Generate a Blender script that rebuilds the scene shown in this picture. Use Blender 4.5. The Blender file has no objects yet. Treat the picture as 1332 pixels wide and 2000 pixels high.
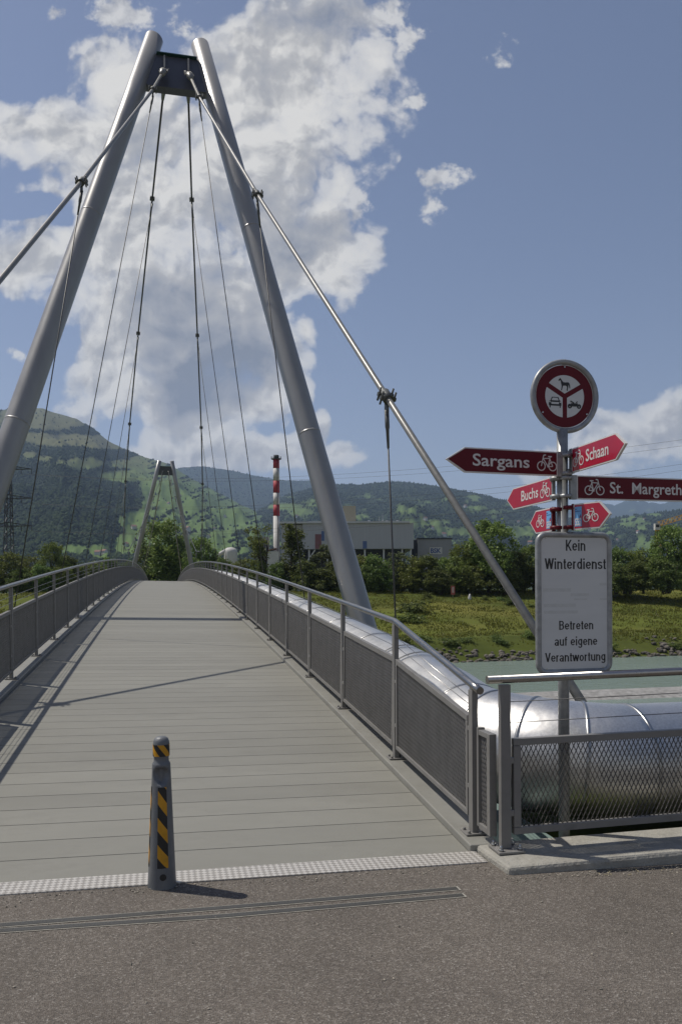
import bpy, math, random
import numpy as np
from mathutils import Vector, Matrix

random.seed(7)
SC = bpy.context.scene
COL = SC.collection
PSI = math.atan(348/1550.0)        # camera turned right of the bridge axis
EYE = 1.75
CP, SP = math.cos(PSI), math.sin(PSI)
FPX, CX, HY = 1550.0, 666.0, 1150.0
ROLL = math.radians(0.3)

# ---------------------------------------------------------------- surveying helpers (metres; bridge axis = +Y)
def ray(x, y):
    u2, v2 = x-CX, y-HY
    c, s = math.cos(ROLL), math.sin(ROLL)
    u = u2*c-v2*s; v = u2*s+v2*c
    X, h = u/FPX, -v/FPX
    return np.array([X*CP+SP, CP-X*SP, h])
def at_y(x, y, Y):
    d = ray(x, y); return d*(Y/d[1])+np.array([0, 0, EYE])
def at_d(x, y, Z):
    return ray(x, y)*Z+np.array([0, 0, EYE])
def zd(Y, X=0.05):                 # arched, slightly crowned bridge deck
    return 2.47-4.84e-4*(76.4-Y)**2-.022*(X-1.98)

# ---------------------------------------------------------------- mesh builder
ORG = {}
class MB:
    def __init__(s): s.v = []; s.f = []; s.m = []; s.s = []
    def add(s, vs, fs, mi=0, sm=False):
        b = len(s.v); s.v += [tuple(map(float, p)) for p in vs]
        for f in fs: s.f.append(tuple(b+i for i in f)); s.m.append(mi); s.s.append(sm)
        return s
    def hexa(s, P, mi=0):          # 8 corners: bottom 4 ccw, top 4 ccw
        return s.add(P, [(0,3,2,1),(4,5,6,7),(0,1,5,4),(1,2,6,5),(2,3,7,6),(3,0,4,7)], mi)
    def box(s, x0, x1, y0, y1, z0, z1, mi=0):
        return s.hexa([(x0,y0,z0),(x1,y0,z0),(x1,y1,z0),(x0,y1,z0),(x0,y0,z1),(x1,y0,z1),(x1,y1,z1),(x0,y1,z1)], mi)
    def bar(s, p, q, w, h, up=(0,0,1), mi=0):
        p, q = Vector(p), Vector(q); d = (q-p).normalized(); u = Vector(up)
        a = d.cross(u)
        if a.length < 1e-5: a = d.cross(Vector((1,0,0)))
        a.normalize(); b = a.cross(d).normalized()
        a *= w/2; b *= h/2
        return s.hexa([p-a-b, p+a-b, q+a-b, q-a-b, p-a+b, p+a+b, q+a+b, q-a+b], mi)
    def tube(s, pts, r, n=12, mi=0, caps=True, sm=True):
        pts = [Vector(p) for p in pts]; k = len(pts)
        rs = r if isinstance(r, (list, tuple)) else [r]*k
        t0 = (pts[1]-pts[0]).normalized()
        a = t0.cross(Vector((0,0,1)))
        if a.length < 1e-3: a = t0.cross(Vector((1,0,0)))
        a.normalize(); vs = []
        for i, p in enumerate(pts):
            t = (pts[min(i+1,k-1)]-pts[max(i-1,0)]).normalized()
            a = (a-t*a.dot(t)).normalized(); b = t.cross(a)
            for j in range(n):
                c = 2*math.pi*j/n
                vs.append(p+(a*math.cos(c)+b*math.sin(c))*rs[i])
        fs = [(i*n+j, i*n+(j+1)%n, (i+1)*n+(j+1)%n, (i+1)*n+j) for i in range(k-1) for j in range(n)]
        s.add(vs, fs, mi, sm)
        if caps:
            b0 = len(s.v)-len(vs)
            s.f.append(tuple(b0+j for j in reversed(range(n)))); s.m.append(mi); s.s.append(False)
            s.f.append(tuple(b0+(k-1)*n+j for j in range(n))); s.m.append(mi); s.s.append(False)
        return s
    def lathe(s, prof, c=(0,0,0), n=32, mi=0, sm=True):
        k = len(prof); vs = [(c[0]+r*math.cos(2*math.pi*j/n), c[1]+r*math.sin(2*math.pi*j/n), c[2]+z) for r, z in prof for j in range(n)]
        fs = [(i*n+j, i*n+(j+1)%n, (i+1)*n+(j+1)%n, (i+1)*n+j) for i in range(k-1) for j in range(n)]
        s.add(vs, fs, mi, sm); b0 = len(s.v)-len(vs)
        s.f.append(tuple(b0+j for j in reversed(range(n)))); s.m.append(mi); s.s.append(False)
        s.f.append(tuple(b0+(k-1)*n+j for j in range(n))); s.m.append(mi); s.s.append(False)
        return s
    def prism(s, pts2, fr, n0, n1, mi=0):      # flat outline in a sign frame, from n0 to n1 along the normal
        k = len(pts2)
        ar = sum(pts2[i][0]*pts2[(i+1)%k][1]-pts2[(i+1)%k][0]*pts2[i][1] for i in range(k))
        if ar < 0: pts2 = pts2[::-1]
        vs = [fr.p(u, v, n0) for u, v in pts2]+[fr.p(u, v, n1) for u, v in pts2]
        fs = [tuple(reversed(range(k))), tuple(range(k, 2*k))]+[(i, (i+1)%k, k+(i+1)%k, k+i) for i in range(k)]
        return s.add(vs, fs, mi)
    def build(s, name, mats, parent=None, label=None, bevel=0, kind=None, cat=None, group=None):
        o0 = ORG.get(parent.name, (0,0,0)) if parent else (0,0,0)
        me = bpy.data.meshes.new(name)
        me.from_pydata([(a-o0[0], b-o0[1], c-o0[2]) for a, b, c in s.v], [], s.f)
        mats = mats if isinstance(mats, (list, tuple)) else [mats]
        for m in mats: me.materials.append(m)
        me.polygons.foreach_set('material_index', s.m); me.polygons.foreach_set('use_smooth', s.s)
        me.update()
        return link(name, me, parent, label, bevel, kind, cat, group, o0)

def link(name, me, parent=None, label=None, bevel=0, kind=None, cat=None, group=None, o0=None):
    o = bpy.data.objects.new(name, me); COL.objects.link(o)
    if parent:
        o.parent = parent; ORG[o.name] = ORG.get(parent.name, (0,0,0)) if o0 is None else o0
    if bevel:
        b = o.modifiers.new('bevel', 'BEVEL'); b.width = bevel; b.segments = 2; b.limit_method = 'ANGLE'; b.harden_normals = False
    tag(o, label, cat, group, kind)
    return o
def tag(o, label=None, cat=None, group=None, kind=None):
    if label: o['label'] = label
    if cat: o['category'] = cat
    if group: o['group'] = group
    if kind: o['kind'] = kind
    return o
def thing(name, label, cat, loc=(0,0,0), group=None):
    o = bpy.data.objects.new(name, None); COL.objects.link(o); o.location = loc; o.empty_display_size = .2
    ORG[o.name] = tuple(float(c) for c in loc)
    return tag(o, label, cat, group)
def copy_tree(o, parent=None):
    c = o.copy(); COL.objects.link(c)
    if parent: c.parent = parent
    for ch in list(o.children): copy_tree(ch, c)
    return c
def np_mesh(name, V, F, mats, parent=None, smooth=False, mi=None, **kw):   # F: (n,3) or (n,4) index array
    V = np.asarray(V, np.float64); F = np.asarray(F, np.int32)
    if parent: V = V-np.array(ORG.get(parent.name, (0,0,0)))
    me = bpy.data.meshes.new(name); k = F.shape[1]
    me.vertices.add(len(V)); me.vertices.foreach_set('co', V.astype(np.float32).ravel())
    me.loops.add(F.size); me.loops.foreach_set('vertex_index', F.ravel())
    me.polygons.add(len(F)); me.polygons.foreach_set('loop_start', np.arange(0, F.size, k, dtype=np.int32))
    me.polygons.foreach_set('use_smooth', np.full(len(F), smooth))
    for m in (mats if isinstance(mats, (list, tuple)) else [mats]): me.materials.append(m)
    if mi is not None: me.polygons.foreach_set('material_index', np.asarray(mi, np.int32))
    me.update(calc_edges=True); me.validate()
    return link(name, me, parent, **kw)

# ---------------------------------------------------------------- procedural materials
def nt_of(name):
    m = bpy.data.materials.new(name); m.use_nodes = True
    return m, m.node_tree.nodes, m.node_tree.links
G_ALB = .82
def mat(name, col, rough=.6, metal=0., var=0., vscale=4., col2=None, bump=0., bscale=60., spec=.5, island=0., rvar=0., dirt=None, stretch=None, coat=0.):
    col = tuple(c*G_ALB for c in col); col2 = tuple(c*G_ALB for c in col2) if col2 else None
    m, N, L = nt_of(name); B = N['Principled BSDF']
    B.inputs['Roughness'].default_value = rough; B.inputs['Metallic'].default_value = metal
    B.inputs['Specular IOR Level'].default_value = spec; B.inputs['Coat Weight'].default_value = coat
    tc = N.new('ShaderNodeTexCoord'); co = tc.outputs['Object']
    if stretch:
        mp = N.new('ShaderNodeMapping'); mp.inputs['Scale'].default_value = stretch
        L.new(co, mp.inputs['Vector']); co = mp.outputs['Vector']
    c2 = col2 if col2 else tuple(max(0., c*(1-var)) for c in col); c1 = col if col2 else tuple(min(1., c*(1+var)) for c in col)
    cur = None
    if var or col2:
        n = N.new('ShaderNodeTexNoise'); n.inputs['Scale'].default_value = vscale; n.inputs['Detail'].default_value = 8; n.inputs['Roughness'].default_value = .65
        L.new(co, n.inputs['Vector'])
        r = N.new('ShaderNodeValToRGB'); r.color_ramp.elements[0].position = .33; r.color_ramp.elements[1].position = .67
        r.color_ramp.elements[0].color = (*c2, 1); r.color_ramp.elements[1].color = (*c1, 1)
        L.new(n.outputs['Fac'], r.inputs['Fac']); cur = r.outputs['Color']
        if rvar:
            mr = N.new('ShaderNodeMapRange'); mr.inputs['From Min'].default_value = .3; mr.inputs['From Max'].default_value = .7
            mr.inputs['To Min'].default_value = rough-rvar; mr.inputs['To Max'].default_value = rough+rvar
            L.new(n.outputs['Fac'], mr.inputs['Value']); L.new(mr.outputs['Result'], B.inputs['Roughness'])
    if dirt:                       # (colour, scale, amount): stains with a shape of their own
        n = N.new('ShaderNodeTexNoise'); n.inputs['Scale'].default_value = dirt[1]; n.inputs['Detail'].default_value = 10; n.inputs['Roughness'].default_value = .75
        L.new(co, n.inputs['Vector'])
        mr = N.new('ShaderNodeMapRange'); mr.inputs['From Min'].default_value = .52; mr.inputs['From Max'].default_value = .72
        mr.inputs['To Max'].default_value = dirt[2]; L.new(n.outputs['Fac'], mr.inputs['Value'])
        mx = N.new('ShaderNodeMix'); mx.data_type = 'RGBA'; L.new(mr.outputs['Result'], mx.inputs['Factor'])
        if cur: L.new(cur, mx.inputs['A'])
        else: mx.inputs['A'].default_value = (*col, 1)
        mx.inputs['B'].default_value = (*dirt[0], 1); cur = mx.outputs['Result']
    if island:
        g = N.new('ShaderNodeNewGeometry'); mr = N.new('ShaderNodeMapRange'); mr.inputs['To Min'].default_value = 1-island; mr.inputs['To Max'].default_value = 1+island
        L.new(g.outputs['Random Per Island'], mr.inputs['Value'])
        mx = N.new('ShaderNodeVectorMath'); mx.operation = 'SCALE'
        if cur: L.new(cur, mx.inputs[0])
        else: mx.inputs[0].default_value = col
        L.new(mr.outputs['Result'], mx.inputs['Scale']); cur = mx.outputs['Vector']
    if cur: L.new(cur, B.inputs['Base Color'])
    else: B.inputs['Base Color'].default_value = (*col, 1)
    if bump:
        n = N.new('ShaderNodeTexNoise'); n.inputs['Scale'].default_value = bscale; n.inputs['Detail'].default_value = 6
        L.new(co, n.inputs['Vector']); b = N.new('ShaderNodeBump'); b.inputs['Strength'].default_value = bump; b.inputs['Distance'].default_value = .02
        L.new(n.outputs['Fac'], b.inputs['Height']); L.new(b.outputs['Normal'], B.inputs['Normal'])
    return m

M = {}
M['tower'] = mat('tower_paint', (.36,.355,.345), .36, .3, var=.07, vscale=1.5, rvar=.06, dirt=((.26,.25,.235), 2.0, .45), stretch=(1,1,.35))
M['beam'] = mat('beam_paint', (.10,.105,.125), .45, .3, var=.1, vscale=2)
M['flange'] = mat('flange_green', (.03,.085,.075), .5, .2, var=.1)
M['galv'] = mat('galvanised_cable', (.235,.23,.21), .38, .15, var=.15, vscale=12, bump=.1, bscale=80)
M['rope'] = mat('steel_rope', (.09,.09,.09), .5, .5, var=.2, vscale=20)
M['cast'] = mat('cast_clamp', (.14,.145,.14), .55, .6, var=.25, vscale=14, bump=.2, bscale=40)
M['stainless'] = mat('stainless_tube', (.40,.39,.375), .30, 1., var=.06, vscale=30, rvar=.05, stretch=(1,.08,1))
M['post'] = mat('railing_paint', (.225,.217,.203), .5, .1, var=.07, vscale=6, dirt=((.09,.08,.07), 7, .4))
M['postlight'] = mat('railing_rail_paint', (.29,.275,.26), .5, .2, var=.07, vscale=5)
M['mesh'] = mat('expanded_metal', (.26,.252,.24), .5, .3, var=.12, vscale=6)
M['meshdark'] = mat('expanded_metal_dark', (.085,.08,.075), .45, .4, var=.12, vscale=6)
M['plank'] = mat('deck_plank', (.25,.245,.212), .62, 0, var=.05, vscale=1.2, island=.065, bump=.05, bscale=120, dirt=((.155,.15,.13), 1.1, .55), stretch=(1,2.5,1), spec=.35)
M['kerb'] = mat('kerb_paint', (.27,.265,.235), .55, .05, var=.07, vscale=3, dirt=((.15,.14,.12), 5, .6))
M['teal'] = mat('girder_teal', (.22,.30,.275), .5, .1, var=.08, vscale=3, dirt=((.12,.14,.12), 4, .5))
M['conc'] = mat('concrete', (.36,.345,.30), .9, 0, var=.14, vscale=6, bump=.5, bscale=45, dirt=((.17,.155,.13), 3.5, .7))
M['bolt'] = mat('bolt_zinc', (.5,.5,.48), .35, .9)
M['black'] = mat('black_print', (.012,.012,.013), .45)
M['white'] = mat('sign_white', (.66,.67,.66), .42, var=.04, vscale=5, dirt=((.52,.53,.50), 3, .4), stretch=(.4,1,2.2))
M['wborder'] = mat('sign_border_white', (.72,.70,.67), .4, var=.04, vscale=8)
M['red'] = mat('sign_red', (.44,.008,.036), .38, var=.08, vscale=5, coat=.2)
M['shade_red'] = mat('sign_red_shaded', (.125,.003,.011), .45, var=.08, vscale=6, spec=.25)  # the sign red again, with the shade of sunless faces put into the colour
M['pole'] = mat('pole_galvanised', (.33,.34,.34), .45, .4, var=.22, vscale=16, bump=.05)
M['blue'] = mat('sticker_blue', (.17,.42,.74), .4, var=.1, vscale=14)
M['navy'] = mat('sticker_navy', (.02,.07,.25), .4)
M['bollard'] = mat('bollard_grey', (.155,.165,.175), .5, .1, var=.1, vscale=7, bump=.12, bscale=130, dirt=((.3,.29,.26), 9, .35))
M['yellow'] = mat('stripe_yellow', (.62,.30,.008), .4, var=.1, vscale=9, dirt=((.2,.11,.02), 16, .6))
M['dark'] = mat('void_black', (.01,.01,.01), .8)
M['joint'] = mat('bitumen_joint', (.06,.059,.053), .55, var=.12, vscale=5, bump=.2, bscale=90)
M['jointedge'] = mat('joint_edge', (.36,.34,.29), .8, var=.2, vscale=30, bump=.3, bscale=150)

def pipe_mat():
    m, N, L = nt_of('aluminium_cladding'); B = N['Principled BSDF']
    B.inputs['Metallic'].default_value = 1; B.inputs['Roughness'].default_value = .3
    tc = N.new('ShaderNodeTexCoord')
    n = N.new('ShaderNodeTexNoise'); n.inputs['Scale'].default_value = 60; n.inputs['Detail'].default_value = 8
    L.new(tc.outputs['Object'], n.inputs['Vector'])
    r = N.new('ShaderNodeValToRGB'); r.color_ramp.elements[0].color = (.56,.55,.53,1); r.color_ramp.elements[1].color = (.70,.69,.665,1)
    r.color_ramp.elements[0].position = .3; r.color_ramp.elements[1].position = .7
    L.new(n.outputs['Fac'], r.inputs['Fac']); L.new(r.outputs['Color'], B.inputs['Base Color'])
    n2 = N.new('ShaderNodeTexNoise'); n2.inputs['Scale'].default_value = 3; n2.inputs['Detail'].default_value = 3; L.new(tc.outputs['Object'], n2.inputs['Vector'])
    mr = N.new('ShaderNodeMapRange'); mr.inputs['To Min'].default_value = .30; mr.inputs['To Max'].default_value = .52
    L.new(n2.outputs['Fac'], mr.inputs['Value']); L.new(mr.outputs['Result'], B.inputs['Roughness'])
    b = N.new('ShaderNodeBump'); b.inputs['Strength'].default_value = .26; b.inputs['Distance'].default_value = .05
    L.new(n2.outputs['Fac'], b.inputs['Height']); L.new(b.outputs['Normal'], B.inputs['Normal'])
    return m
M['clad'] = pipe_mat()
M['band'] = mat('cladding_band', (.5,.5,.49), .34, 1., var=.1, vscale=12)

def asphalt_mat():
    m, N, L = nt_of('asphalt'); B = N['Principled BSDF']; B.inputs['Roughness'].default_value = .85; B.inputs['Specular IOR Level'].default_value = .35
    tc = N.new('ShaderNodeTexCoord'); co = tc.outputs['Object']
    v = N.new('ShaderNodeTexVoronoi'); v.inputs['Scale'].default_value = 135; L.new(co, v.inputs['Vector'])
    sep = N.new('ShaderNodeSeparateColor'); L.new(v.outputs['Color'], sep.inputs['Color'])
    r = N.new('ShaderNodeValToRGB'); e = r.color_ramp.elements
    e[0].position = 0; e[0].color = (.085,.075,.064,1); e[1].position = 1; e[1].color = (.26,.24,.212,1)
    for p, c in ((.45,(.117,.10,.082,1)), (.8,(.154,.136,.116,1)), (.95,(.195,.173,.148,1))):
        q = e.new(p); q.color = c
    L.new(sep.outputs['Red'], r.inputs['Fac'])
    n = N.new('ShaderNodeTexNoise'); n.inputs['Scale'].default_value = .9; n.inputs['Detail'].default_value = 9; n.inputs['Roughness'].default_value = .7; L.new(co, n.inputs['Vector'])
    mr = N.new('ShaderNodeMapRange'); mr.inputs['From Min'].default_value = .3; mr.inputs['From Max'].default_value = .7; mr.inputs['To Min'].default_value = .80; mr.inputs['To Max'].default_value = 1.17
    L.new(n.outputs['Fac'], mr.inputs['Value'])
    sc = N.new('ShaderNodeVectorMath'); sc.operation = 'SCALE'; L.new(r.outputs['Color'], sc.inputs[0]); L.new(mr.outputs['Result'], sc.inputs['Scale'])
    L.new(sc.outputs['Vector'], B.inputs['Base Color'])
    b = N.new('ShaderNodeBump'); b.inputs['Strength'].default_value = .8; b.inputs['Distance'].default_value = .006
    L.new(v.outputs['Distance'], b.inputs['Height']); L.new(b.outputs['Normal'], B.inputs['Normal'])
    return m
M['asphalt'] = asphalt_mat()

def checker_mat():
    m, N, L = nt_of('tread_plate'); B = N['Principled BSDF']; B.inputs['Metallic'].default_value = .3; B.inputs['Roughness'].default_value = .45
    tc = N.new('ShaderNodeTexCoord'); mp = N.new('ShaderNodeMapping'); mp.inputs['Scale'].default_value = (38,38,1); mp.inputs['Rotation'].default_value = (0,0,.785)
    L.new(tc.outputs['Object'], mp.inputs['Vector'])
    c = N.new('ShaderNodeTexChecker'); c.inputs['Scale'].default_value = 1; c.inputs['Color1'].default_value = (.56,.535,.49,1); c.inputs['Color2'].default_value = (.32,.30,.27,1)
    L.new(mp.outputs['Vector'], c.inputs['Vector']); L.new(c.outputs['Color'], B.inputs['Base Color'])
    b = N.new('ShaderNodeBump'); b.inputs['Strength'].default_value = .6; b.inputs['Distance'].default_value = .004; L.new(c.outputs['Fac'], b.inputs['Height']); L.new(b.outputs['Normal'], B.inputs['Normal'])
    return m
M['tread'] = checker_mat()

def leaf_mat(name, c1, c2):
    m, N, L = nt_of(name); B = N['Principled BSDF']; B.inputs['Roughness'].default_value = .55; B.inputs['Specular IOR Level'].default_value = .3
    g = N.new('ShaderNodeNewGeometry'); oi = N.new('ShaderNodeObjectInfo')
    r = N.new('ShaderNodeValToRGB'); r.color_ramp.elements[0].color = (*c1, 1); r.color_ramp.elements[1].color = (*c2, 1); L.new(g.outputs['Random Per Island'], r.inputs['Fac'])
    h = N.new('ShaderNodeHueSaturation'); mr = N.new('ShaderNodeMapRange'); mr.inputs['To Min'].default_value = .75; mr.inputs['To Max'].default_value = 1.25
    L.new(oi.outputs['Random'], mr.inputs['Value']); L.new(mr.outputs['Result'], h.inputs['Value']); L.new(r.outputs['Color'], h.inputs['Color'])
    mh = N.new('ShaderNodeMapRange'); mh.inputs['To Min'].default_value = .47; mh.inputs['To Max'].default_value = .515; L.new(oi.outputs['Random'], mh.inputs['Value']); L.new(mh.outputs['Result'], h.inputs['Hue'])
    L.new(h.outputs['Color'], B.inputs['Base Color'])
    t = N.new('ShaderNodeBsdfTranslucent'); L.new(h.outputs['Color'], t.inputs['Color'])
    mx = N.new('ShaderNodeMixShader'); mx.inputs['Fac'].default_value = .4
    L.new(B.outputs['BSDF'], mx.inputs[1]); L.new(t.outputs['BSDF'], mx.inputs[2]); L.new(mx.outputs['Shader'], N['Material Output'].inputs['Surface'])
    return m
M['leafA'] = leaf_mat('leaf_mid_green', (.065,.10,.024), (.21,.27,.068))
M['leafB'] = leaf_mat('leaf_dark_green', (.055,.088,.024), (.18,.235,.062))
M['leafC'] = leaf_mat('leaf_yellow_green', (.075,.10,.024), (.21,.25,.06))
M['leafW'] = leaf_mat('leaf_willow', (.055,.07,.03), (.16,.18,.075))
M['grassblade'] = leaf_mat('grass_blade', (.082,.092,.015), (.178,.176,.035))
M['bark'] = mat('bark', (.075,.06,.045), .9, var=.3, vscale=6, bump=.6, bscale=12)
M['rock'] = mat('riprap_rock', (.125,.11,.09), .9, var=.2, vscale=1.5, island=.35, bump=.5, bscale=8)
# ================================================================ BRIDGE
XC = .05
YEND = 146.0
YS = [4.94+i*2.0 for i in range(int((YEND-4.94)/2)+1)]
def sweep(mb, x0, x1, o0, o1, ys=YS, mi=0):
    vs = []
    for y in ys:
        vs += [(x0,y,zd(y,x0)+o0),(x1,y,zd(y,x1)+o0),(x1,y,zd(y,x1)+o1),(x0,y,zd(y,x0)+o1)]
    k = len(ys); fs = [(4*i+a, 4*i+(a+1)%4, 4*i+4+(a+1)%4, 4*i+4+a) for i in range(k-1) for a in range(4)]
    fs += [(3,2,1,0), (4*k-4,4*k-3,4*k-2,4*k-1)]
    return mb.add(vs, fs, mi)

deck = thing('bridge_deck', 'long arched pedestrian bridge deck of grey transverse planks', 'bridge deck', (XC, 4.94, 0))
b = MB(); y = 4.95
while y < YEND-.4:
    w = .312; a, c = y+.004, y+w-.004; sk = .046; a0 = a-sk if y > 5 else 4.868; c0 = c-sk      # planks lie a touch askew
    b.hexa([(-1.87,a0,zd(a0,-1.87)-.05),(1.97,a,zd(a,1.97)-.05),(1.97,c,zd(c,1.97)-.05),(-1.87,c0,zd(c0,-1.87)-.05),
            (-1.87,a0,zd(a0,-1.87)),(1.97,a,zd(a,1.97)),(1.97,c,zd(c,1.97)),(-1.87,c0,zd(c0,-1.87))])
    y += w
b.build('plank_surface', M['plank'], deck)
for x0, x1 in ((1.975, 2.19), (-2.09, -1.875)):
    b = MB(); sweep(b, x0, x1, -.16, .05); b.build('edge_kerb', M['kerb'], deck, bevel=.008)
b = MB(); sweep(b, -1.86, 1.96, -.75, -.062); b.build('box_girder', M['teal'], deck)
for sx in (1, -1):
    b = MB(); x0, x1 = (2.20, 2.38) if sx > 0 else (-2.28, -2.10)
    sweep(b, x0, x1, -.20, -.17); sweep(b, x0+.01, x0+.03, -.6, -.205); b.build('edge_plate', M['teal'], deck)
HS = [10.42, 17.10, 23.86, 30.7, 37.7, 44.7, 51.8, 58.8, 65.8]
ALLH = HS+[141.2-s for s in reversed(HS)]
for s in ALLH:
    for sx in (1, -1):
        b = MB(); z0 = zd(s, 0)-.34
        b.hexa([(XC+sx*1.9, s-.07, z0-.35), (XC+sx*3.25, s-.07, z0-.12), (XC+sx*3.25, s+.07, z0-.12), (XC+sx*1.9, s+.07, z0-.35),
                (XC+sx*1.9, s-.07, z0), (XC+sx*3.25, s-.07, z0+.02), (XC+sx*3.25, s+.07, z0+.02), (XC+sx*1.9, s+.07, z0)])
        b.build('outrigger', M['teal'], deck)
b = MB(); b.box(2.21, 2.80, 4.985, 6.15, -.125, -.095); b.build('corner_plate', M['teal'], deck)
# aluminium threshold strip where the deck meets the asphalt
b = MB(); b.hexa([(-2.1,4.685,.065),(2.01,4.735,-.02),(2.01,4.945,-.02),(-2.1,4.858,.06),
                  (-2.1,4.685,.005-.022*(-2.1-1.98)),(2.01,4.735,.006),(2.01,4.945,.008),(-2.1,4.858,.007-.022*(-2.1-1.98))])
b.build('threshold_strip', M['tread'], deck, label='bright aluminium tread plate across the bridge end')

# ---------------------------------------------------------------- pylons
T1 = dict(s=20.24, lean=.3, b=5.33, sl=.238, x=.025, sk=.027, top=19.35)
T2 = dict(s=121.0, lean=-.3, b=5.28, sl=.222, x=-.08, sk=.031, top=20.0)
def tp(T, sg, z): return Vector((T['x']+T['sk']*z+sg*(T['b']-T['sl']*z), T['s']+T['lean']*z, z))
def pylon(T, label):
    t = thing('bridge_pylon', label, 'pylon', (T['x'], T['s'], -3.5), 'the two bridge pylons')
    for sg in (-1, 1):
        zs = [-3.5, 0, 3, 6.2, 6.25, 9, 12.4, 12.45, 16, T['top']]
        b = MB(); b.tube([tp(T, sg, z) for z in zs], [.345-.003*max(0, z) for z in zs], 40)
        for z in (6.1, 12.6):
            p, q = tp(T, sg, z), tp(T, sg, z+.05); b.tube([p, q], [.3468-.003*z]*2, 40)
        b.build('leg', M['tower'], t)
    z0, z1 = T['top']-1.95, T['top']-.75
    d = Vector((0, T['lean'], 1)).normalized(); nv = Vector((0, 1, -T['lean'])).normalized()
    P = []
    for z in (z0, z1):
        l, r = tp(T, -1, z), tp(T, 1, z)
        P += [l-nv*.13, r-nv*.13, r+nv*.13, l+nv*.13]
    b = MB(); b.hexa(P); cb = b.build('crossbeam', M['beam'], t)
    l, r = tp(T, -1, z1+.02), tp(T, 1, z1+.02); l += Vector((.27,0,0)); r -= Vector((.27,0,0))
    b = MB(); b.bar(l, r, .46, .04, d); b.build('top_flange', M['flange'], cb)
    for sg in (-1, 1):             # gusset plates that carry the cable forks
        c = tp(T, 0, z0+.62)+Vector((sg*.37, 0, 0))
        b = MB(); sd = -1 if T['lean'] > 0 else 1
        b.bar(c+d*.52+Vector((0,sd*.16,0)), c-d*.02+Vector((0,sd*.22,0)), .05, .22, (0,1,0)); b.build('gusset_plate', M['galv'], cb)
    return t
pylon(T1, 'near grey A-shaped steel bridge pylon with two leaning tubular legs, towering over the deck')
pylon(T2, 'small distant A-shaped bridge pylon on the far bank in front of a big tree')

# ---------------------------------------------------------------- cables
def ctop(T, sg, off): 
    p = tp(T, 0, T['top']-1.42); return Vector((p.x+sg*.37, p.y+off, p.z))
K = .92
RB = [at_y(755,775,10.42), at_y(503,380,17.10), at_y(390,190,23.86)]
LB = [None, at_y(160,355,17.10), at_y(299,175,23.86)]
LB[0] = np.array([-3.15, 11.0, 4.25])
RM = [at_y(x, y, s) for x, y, s in ((375,390,30.7),(386,655,37.7),(393.5,835,44.7),(396,945,51.8),(395.5,1015,58.8),(393.5,1066,65.8))]
LM = [at_y(x, y, s) for x, y, s in ((298,388,30.7),(270.6,651,37.7),(254,828,44.7),(246,940,51.8),(243.5,1010,58.8),(242.5,1062,65.8))]
RB = [Vector(p) for p in RB]; LB = [Vector(p) for p in LB]; RM = [Vector(p) for p in RM]; LM = [Vector(p) for p in LM]
def mir(p): return Vector((p.x, 141.2-p.y, p.z))
MIDY = 70.6
def clamp(par, p, d, r, sc=1.):
    d = d.normalized(); b = MB(); b.tube([p-d*.10*sc, p+d*.10*sc], r*1.75, 12)
    up = Vector((0,0,1)); a = d.cross(up).normalized(); up = a.cross(d).normalized()
    if up.z < 0: up = -up
    for k in (-1, 1):
        b.bar(p+d*.055*k*sc-a*r*2.6, p+d*.055*k*sc+a*r*2.6, .05*sc, .05*sc, d)
        for e in (-1, 1): b.tube([p+d*.055*k*sc+a*r*2.1*e-up*.09*sc, p+d*.055*k*sc+a*r*2.1*e+up*.10*sc], .016*sc, 6)
    b.bar(p, p-Vector((0,0,1))*(.17*sc+r), .03*sc, .09*sc, d)
    b.build('cable_clamp', M['cast'], par)
def fork(par, p, d, r):            # socket and fork: p = pin, d = direction along the cable away from the pin
    d = d.normalized(); b = MB(); b.tube([p+d*.18, p+d*.30, p+d*.62], [r*2.5, r*2.3, r*1.35], 14)
    a = d.cross(Vector((0,0,1))).normalized()
    for e in (-1, 1): b.bar(p+a*e*r*1.6-d*.07, p+a*e*r*1.6+d*.24, r*1.0, r*3.0, a)
    b.tube([p-a*r*3.0, p+a*r*3.0], r*.9, 10)
    b.build('fork_socket', M['galv'], par)
def cable(name, label, pts, r, mtl, clamps, group, ends):
    t = thing(name, label, 'cable', tuple(pts[0]), group)
    MB().tube(pts, r, 12).build('cable_strand', mtl, t)
    for i in clamps:
        clamp(t, pts[i], pts[min(i+1,len(pts)-1)]-pts[i-1], r, 1. if r > .035 else .8)
    if ends[0]: fork(t, pts[0], pts[1]-pts[0], r)
    if ends[1]: fork(t, pts[-1], pts[-2]-pts[-1], r)
    return t
for sg, B_, side in ((1, RB, 'right'), (-1, LB, 'left')):
    top = ctop(T1, sg, -.34); dv = (B_[0]-B_[1])/(B_[1].y-B_[0].y); anch = B_[0]+dv*(B_[0].y-5.75)
    lab = 'thick grey stay cable from the near pylon head down past the signpost on the right' if sg > 0 else 'thick dark stay cable from the near pylon head sloping out of view on the left'
    cable('backstay_cable', lab, [anch, B_[0], B_[1], B_[2], top], .044, M['galv'], (1,2,3), 'backstay cables', (False, True))
    tf = ctop(T2, sg, .34); P = [mir(p) for p in B_]
    lab2 = 'pale stay cable of the distant pylon, on its %s side' % side
    zoff = Vector((0,0,.35))
    cable('backstay_cable', lab2, [mir(anch), P[0]+zoff*.3, P[1]+zoff*.6, P[2]+zoff, tf], .062, M['stainless'], (), 'backstay cables', (False, True))
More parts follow.
